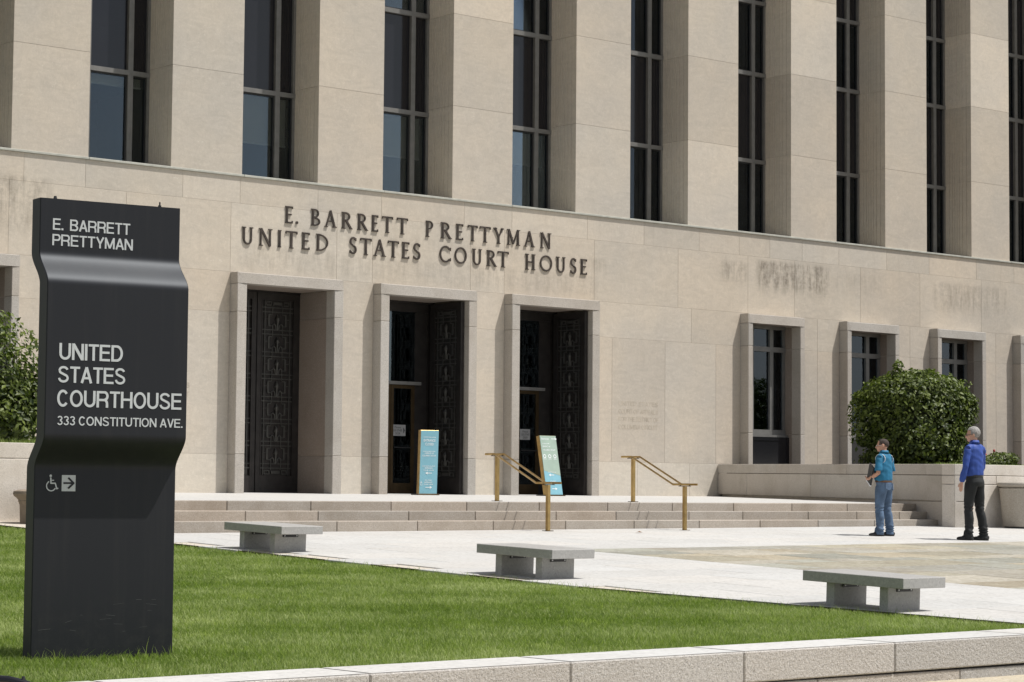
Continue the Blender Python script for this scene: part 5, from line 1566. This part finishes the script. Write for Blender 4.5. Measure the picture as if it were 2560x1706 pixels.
skin_a = simple('skin_tan', (0.50, 0.27, 0.18), 0.55, var=0.08, sc=14)
skin_b = simple('skin_pale', (0.52, 0.30, 0.215), 0.55, var=0.08, sc=14)
teal = simple('teal_polo', (0.010, 0.145, 0.27), 0.75, var=0.12, sc=9)
blue = simple('blue_shirt', (0.020, 0.062, 0.30), 0.65, var=0.10, sc=9)
denim = simple('denim', (0.085, 0.135, 0.215), 0.9, var=0.32, sc=7)
slack = simple('charcoal_slacks', (0.013, 0.015, 0.016), 0.8, var=0.2, sc=7)
shoe = simple('black_shoe', (0.012, 0.011, 0.011), 0.5)
hair_d = simple('short_dark_hair', (0.045, 0.032, 0.026), 0.85, var=0.3, sc=50)
hair_g = simple('grey_hair', (0.30, 0.29, 0.275), 0.8, var=0.35, sc=45, bump=0.004, bsc=90)
def line_bald(x, y, z):   # receding close crop: back and sides only
    if y > 0.055: return False
    if z < -0.030 and y > -0.05: return False
    if z < -0.055: return False
    return True
def line_full(x, y, z):
    if z < -0.045: return False
    if y > 0.030 and z < 0.075: return False
    if y > -0.01 and z < 0.005 and abs(x) > 0.05: return False
    return True
X1, Y1 = 29.69, 25.63
man1 = person('person', 'man in a teal polo shirt and jeans standing with a black folder under his arm', (X1, Y1, gz(X1, Y1)-0.003), 0.263, 1.635, dict(
    head=0.47, nod=-0.02, skin=skin_a, shirt=teal, trousers=denim, shoe=shoe, hair=hair_d, glass=MAT['bolt'], belt=simple('leather_belt', (0.10, 0.05, 0.025), 0.6),
    hem=0.985, waist=1.005, trhem=0.03, long=False, girth=1.10, pockets=True, hairline=line_bald, hairthick=-0.006,
    feet=((-0.03, 0.03), (0.03, -0.04)), footang=(0.75, 0.35),
    arms=(((-0.195, -0.015, 1.405), (-0.255, -0.03, 1.135), (-0.175, 0.185, 1.03), (0.75, 0.62, -0.1), (0.2, 0.3, 0.9), (-0.3, 0.5, 0.6), 0.9),
          ((0.195, -0.015, 1.405), (0.255, -0.02, 1.135), (0.12, 0.20, 1.08), (-0.85, 0.5, 0.05), (0, -0.3, 0.9), (0.3, 0.5, 0.6), 0.8))))
man1.scale = (man1.scale.x*1.12, man1.scale.y*1.08, man1.scale.z)
# yoke and sleeve piping of the polo
pl = MB()
for s in (-1, 1):
    S = Vector((s*0.195, -0.015, 1.405))
    ring = [Vector((s*(0.150+0.004*math.cos(a)), -0.016+0.088*math.cos(a), 1.395+0.084*math.sin(a))) for a in [2*PI*k/20 for k in range(21)]]
    pl.tube(ring, 0.006, 6)
pl.build('sleeve_piping', simple('white_piping', (0.75, 0.75, 0.75), 0.7), man1)
yk = MB()
for s in (-1, 1):
    V = []; F = []
    for k in range(13):
        a = -0.5+k*(PI+0.2)/12
        for xx in (0.128, 0.146): V.append((s*xx, -0.016+0.094*math.cos(a), 1.398+0.080*math.sin(a)))
    for k in range(12): F.append((2*k, 2*k+1, 2*k+3, 2*k+2))
    yk.add(V, F)
yk.build('shoulder_stripe', simple('black_stripe', (0.015, 0.015, 0.015), 0.8), man1)
# folder held against the belly
fo = empty('folder', (0, 0, 0)); 
fo.location = Vector((X1, Y1, gz(X1, Y1)))+Matrix.Rotation(0.263, 3, 'Z') @ Vector((-0.165, 0.165, 1.035)); fo.rotation_euler = (0.05, -0.42, 0.263+0.75)
tag(fo, 'black folder with white papers held by the man in the teal polo', 'folder')
m = MB(); m.cbox(-0.115, 0.115, -0.014, 0.014, -0.15, 0.17, 0.004); m.build('cover', simple('black_folder', (0.014, 0.014, 0.016), 0.5), fo)
m = MB(); m.box(-0.105, 0.128, -0.009, 0.009, -0.175, 0.16); m.build('papers', simple('paper_white', (0.72, 0.74, 0.78), 0.8), fo)

X2, Y2 = 30.33, 24.22
man2 = person('person', 'grey-haired man in a blue long-sleeved shirt and black trousers standing by the planter', (X2, Y2, gz(X2, Y2)-0.003), 0.10, 1.875, dict(
    head=0.62, nod=-0.03, skin=skin_b, shirt=blue, trousers=slack, shoe=shoe, hair=hair_g, glass=MAT['steel_black'], belt=simple('black_belt', (0.01, 0.01, 0.01), 0.5),
    hem=0.985, waist=1.01, trhem=0.025, long=True, girth=1.07, pockets=False, hairline=line_full, hairthick=0.002,
    feet=((-0.015, 0.05), (0.045, -0.07)), footang=(0.60, 0.45),
    arms=(((-0.198, -0.015, 1.405), (-0.262, -0.015, 1.14), (-0.275, 0.045, 0.90), (-0.02, 0.18, -0.98), (0.9, 0.1, 0), (0.1, 0.9, 0.1), 0.45),
          ((0.198, -0.015, 1.405), (0.245, 0.02, 1.14), (0.225, 0.12, 0.93), (0.0, 0.35, -0.93), (-0.9, 0.1, 0), (-0.1, 0.9, 0.2), 0.9))))
pp_ = empty('papers', (0, 0, 0))
pp_.location = Vector((X2, Y2, gz(X2, Y2)))+Matrix.Rotation(0.10, 3, 'Z') @ Vector((0.235, 0.135, 0.885)); pp_.rotation_euler = (0.45, 0.05, 0.2)
tag(pp_, 'folded white papers held low in the right hand of the man in the blue shirt', 'papers')
m = MB(); m.box(-0.006, 0.006, -0.09, 0.09, -0.13, 0.10); m.build('sheet', simple('sheet_white', (0.78, 0.8, 0.82), 0.8), pp_)

# tree across the street whose image shows in the ground-floor glass
tr_ = empty('street_tree', (92.0, -11.0, -1.0)); tag(tr_, 'leafy tree across the street, seen only as a reflection in the ground-floor windows', 'tree')
m = MB(); m.tube([(0, 0, 0), (0.1, 0, 1.6), (0, 0.1, 3.4), (0.2, 0, 5.4)], [0.28, 0.22, 0.17, 0.08], 10)
for a_ in range(5): m.tube([(0, 0.1, 3.0), (1.2*math.cos(a_*1.3), 1.2*math.sin(a_*1.3), 4.6), (2.2*math.cos(a_*1.3), 2.2*math.sin(a_*1.3), 5.8)], [0.1, 0.07, 0.03], 7)
m.build('trunk', MAT['bark'], tr_)
leaf_cloud('crown', (92.0, -11.0, -1.0), [(92, -11, 4.6, 3.6, 3.2, 1.9), (90.5, -10.4, 4.0, 2.2, 2.0, 1.5), (93.8, -11.6, 4.2, 2.4, 2.2, 1.6), (92.3, -11, 5.9, 2.0, 2.0, 1.1)], 9000, 0.30, MAT['leaf'], tr_, 31)
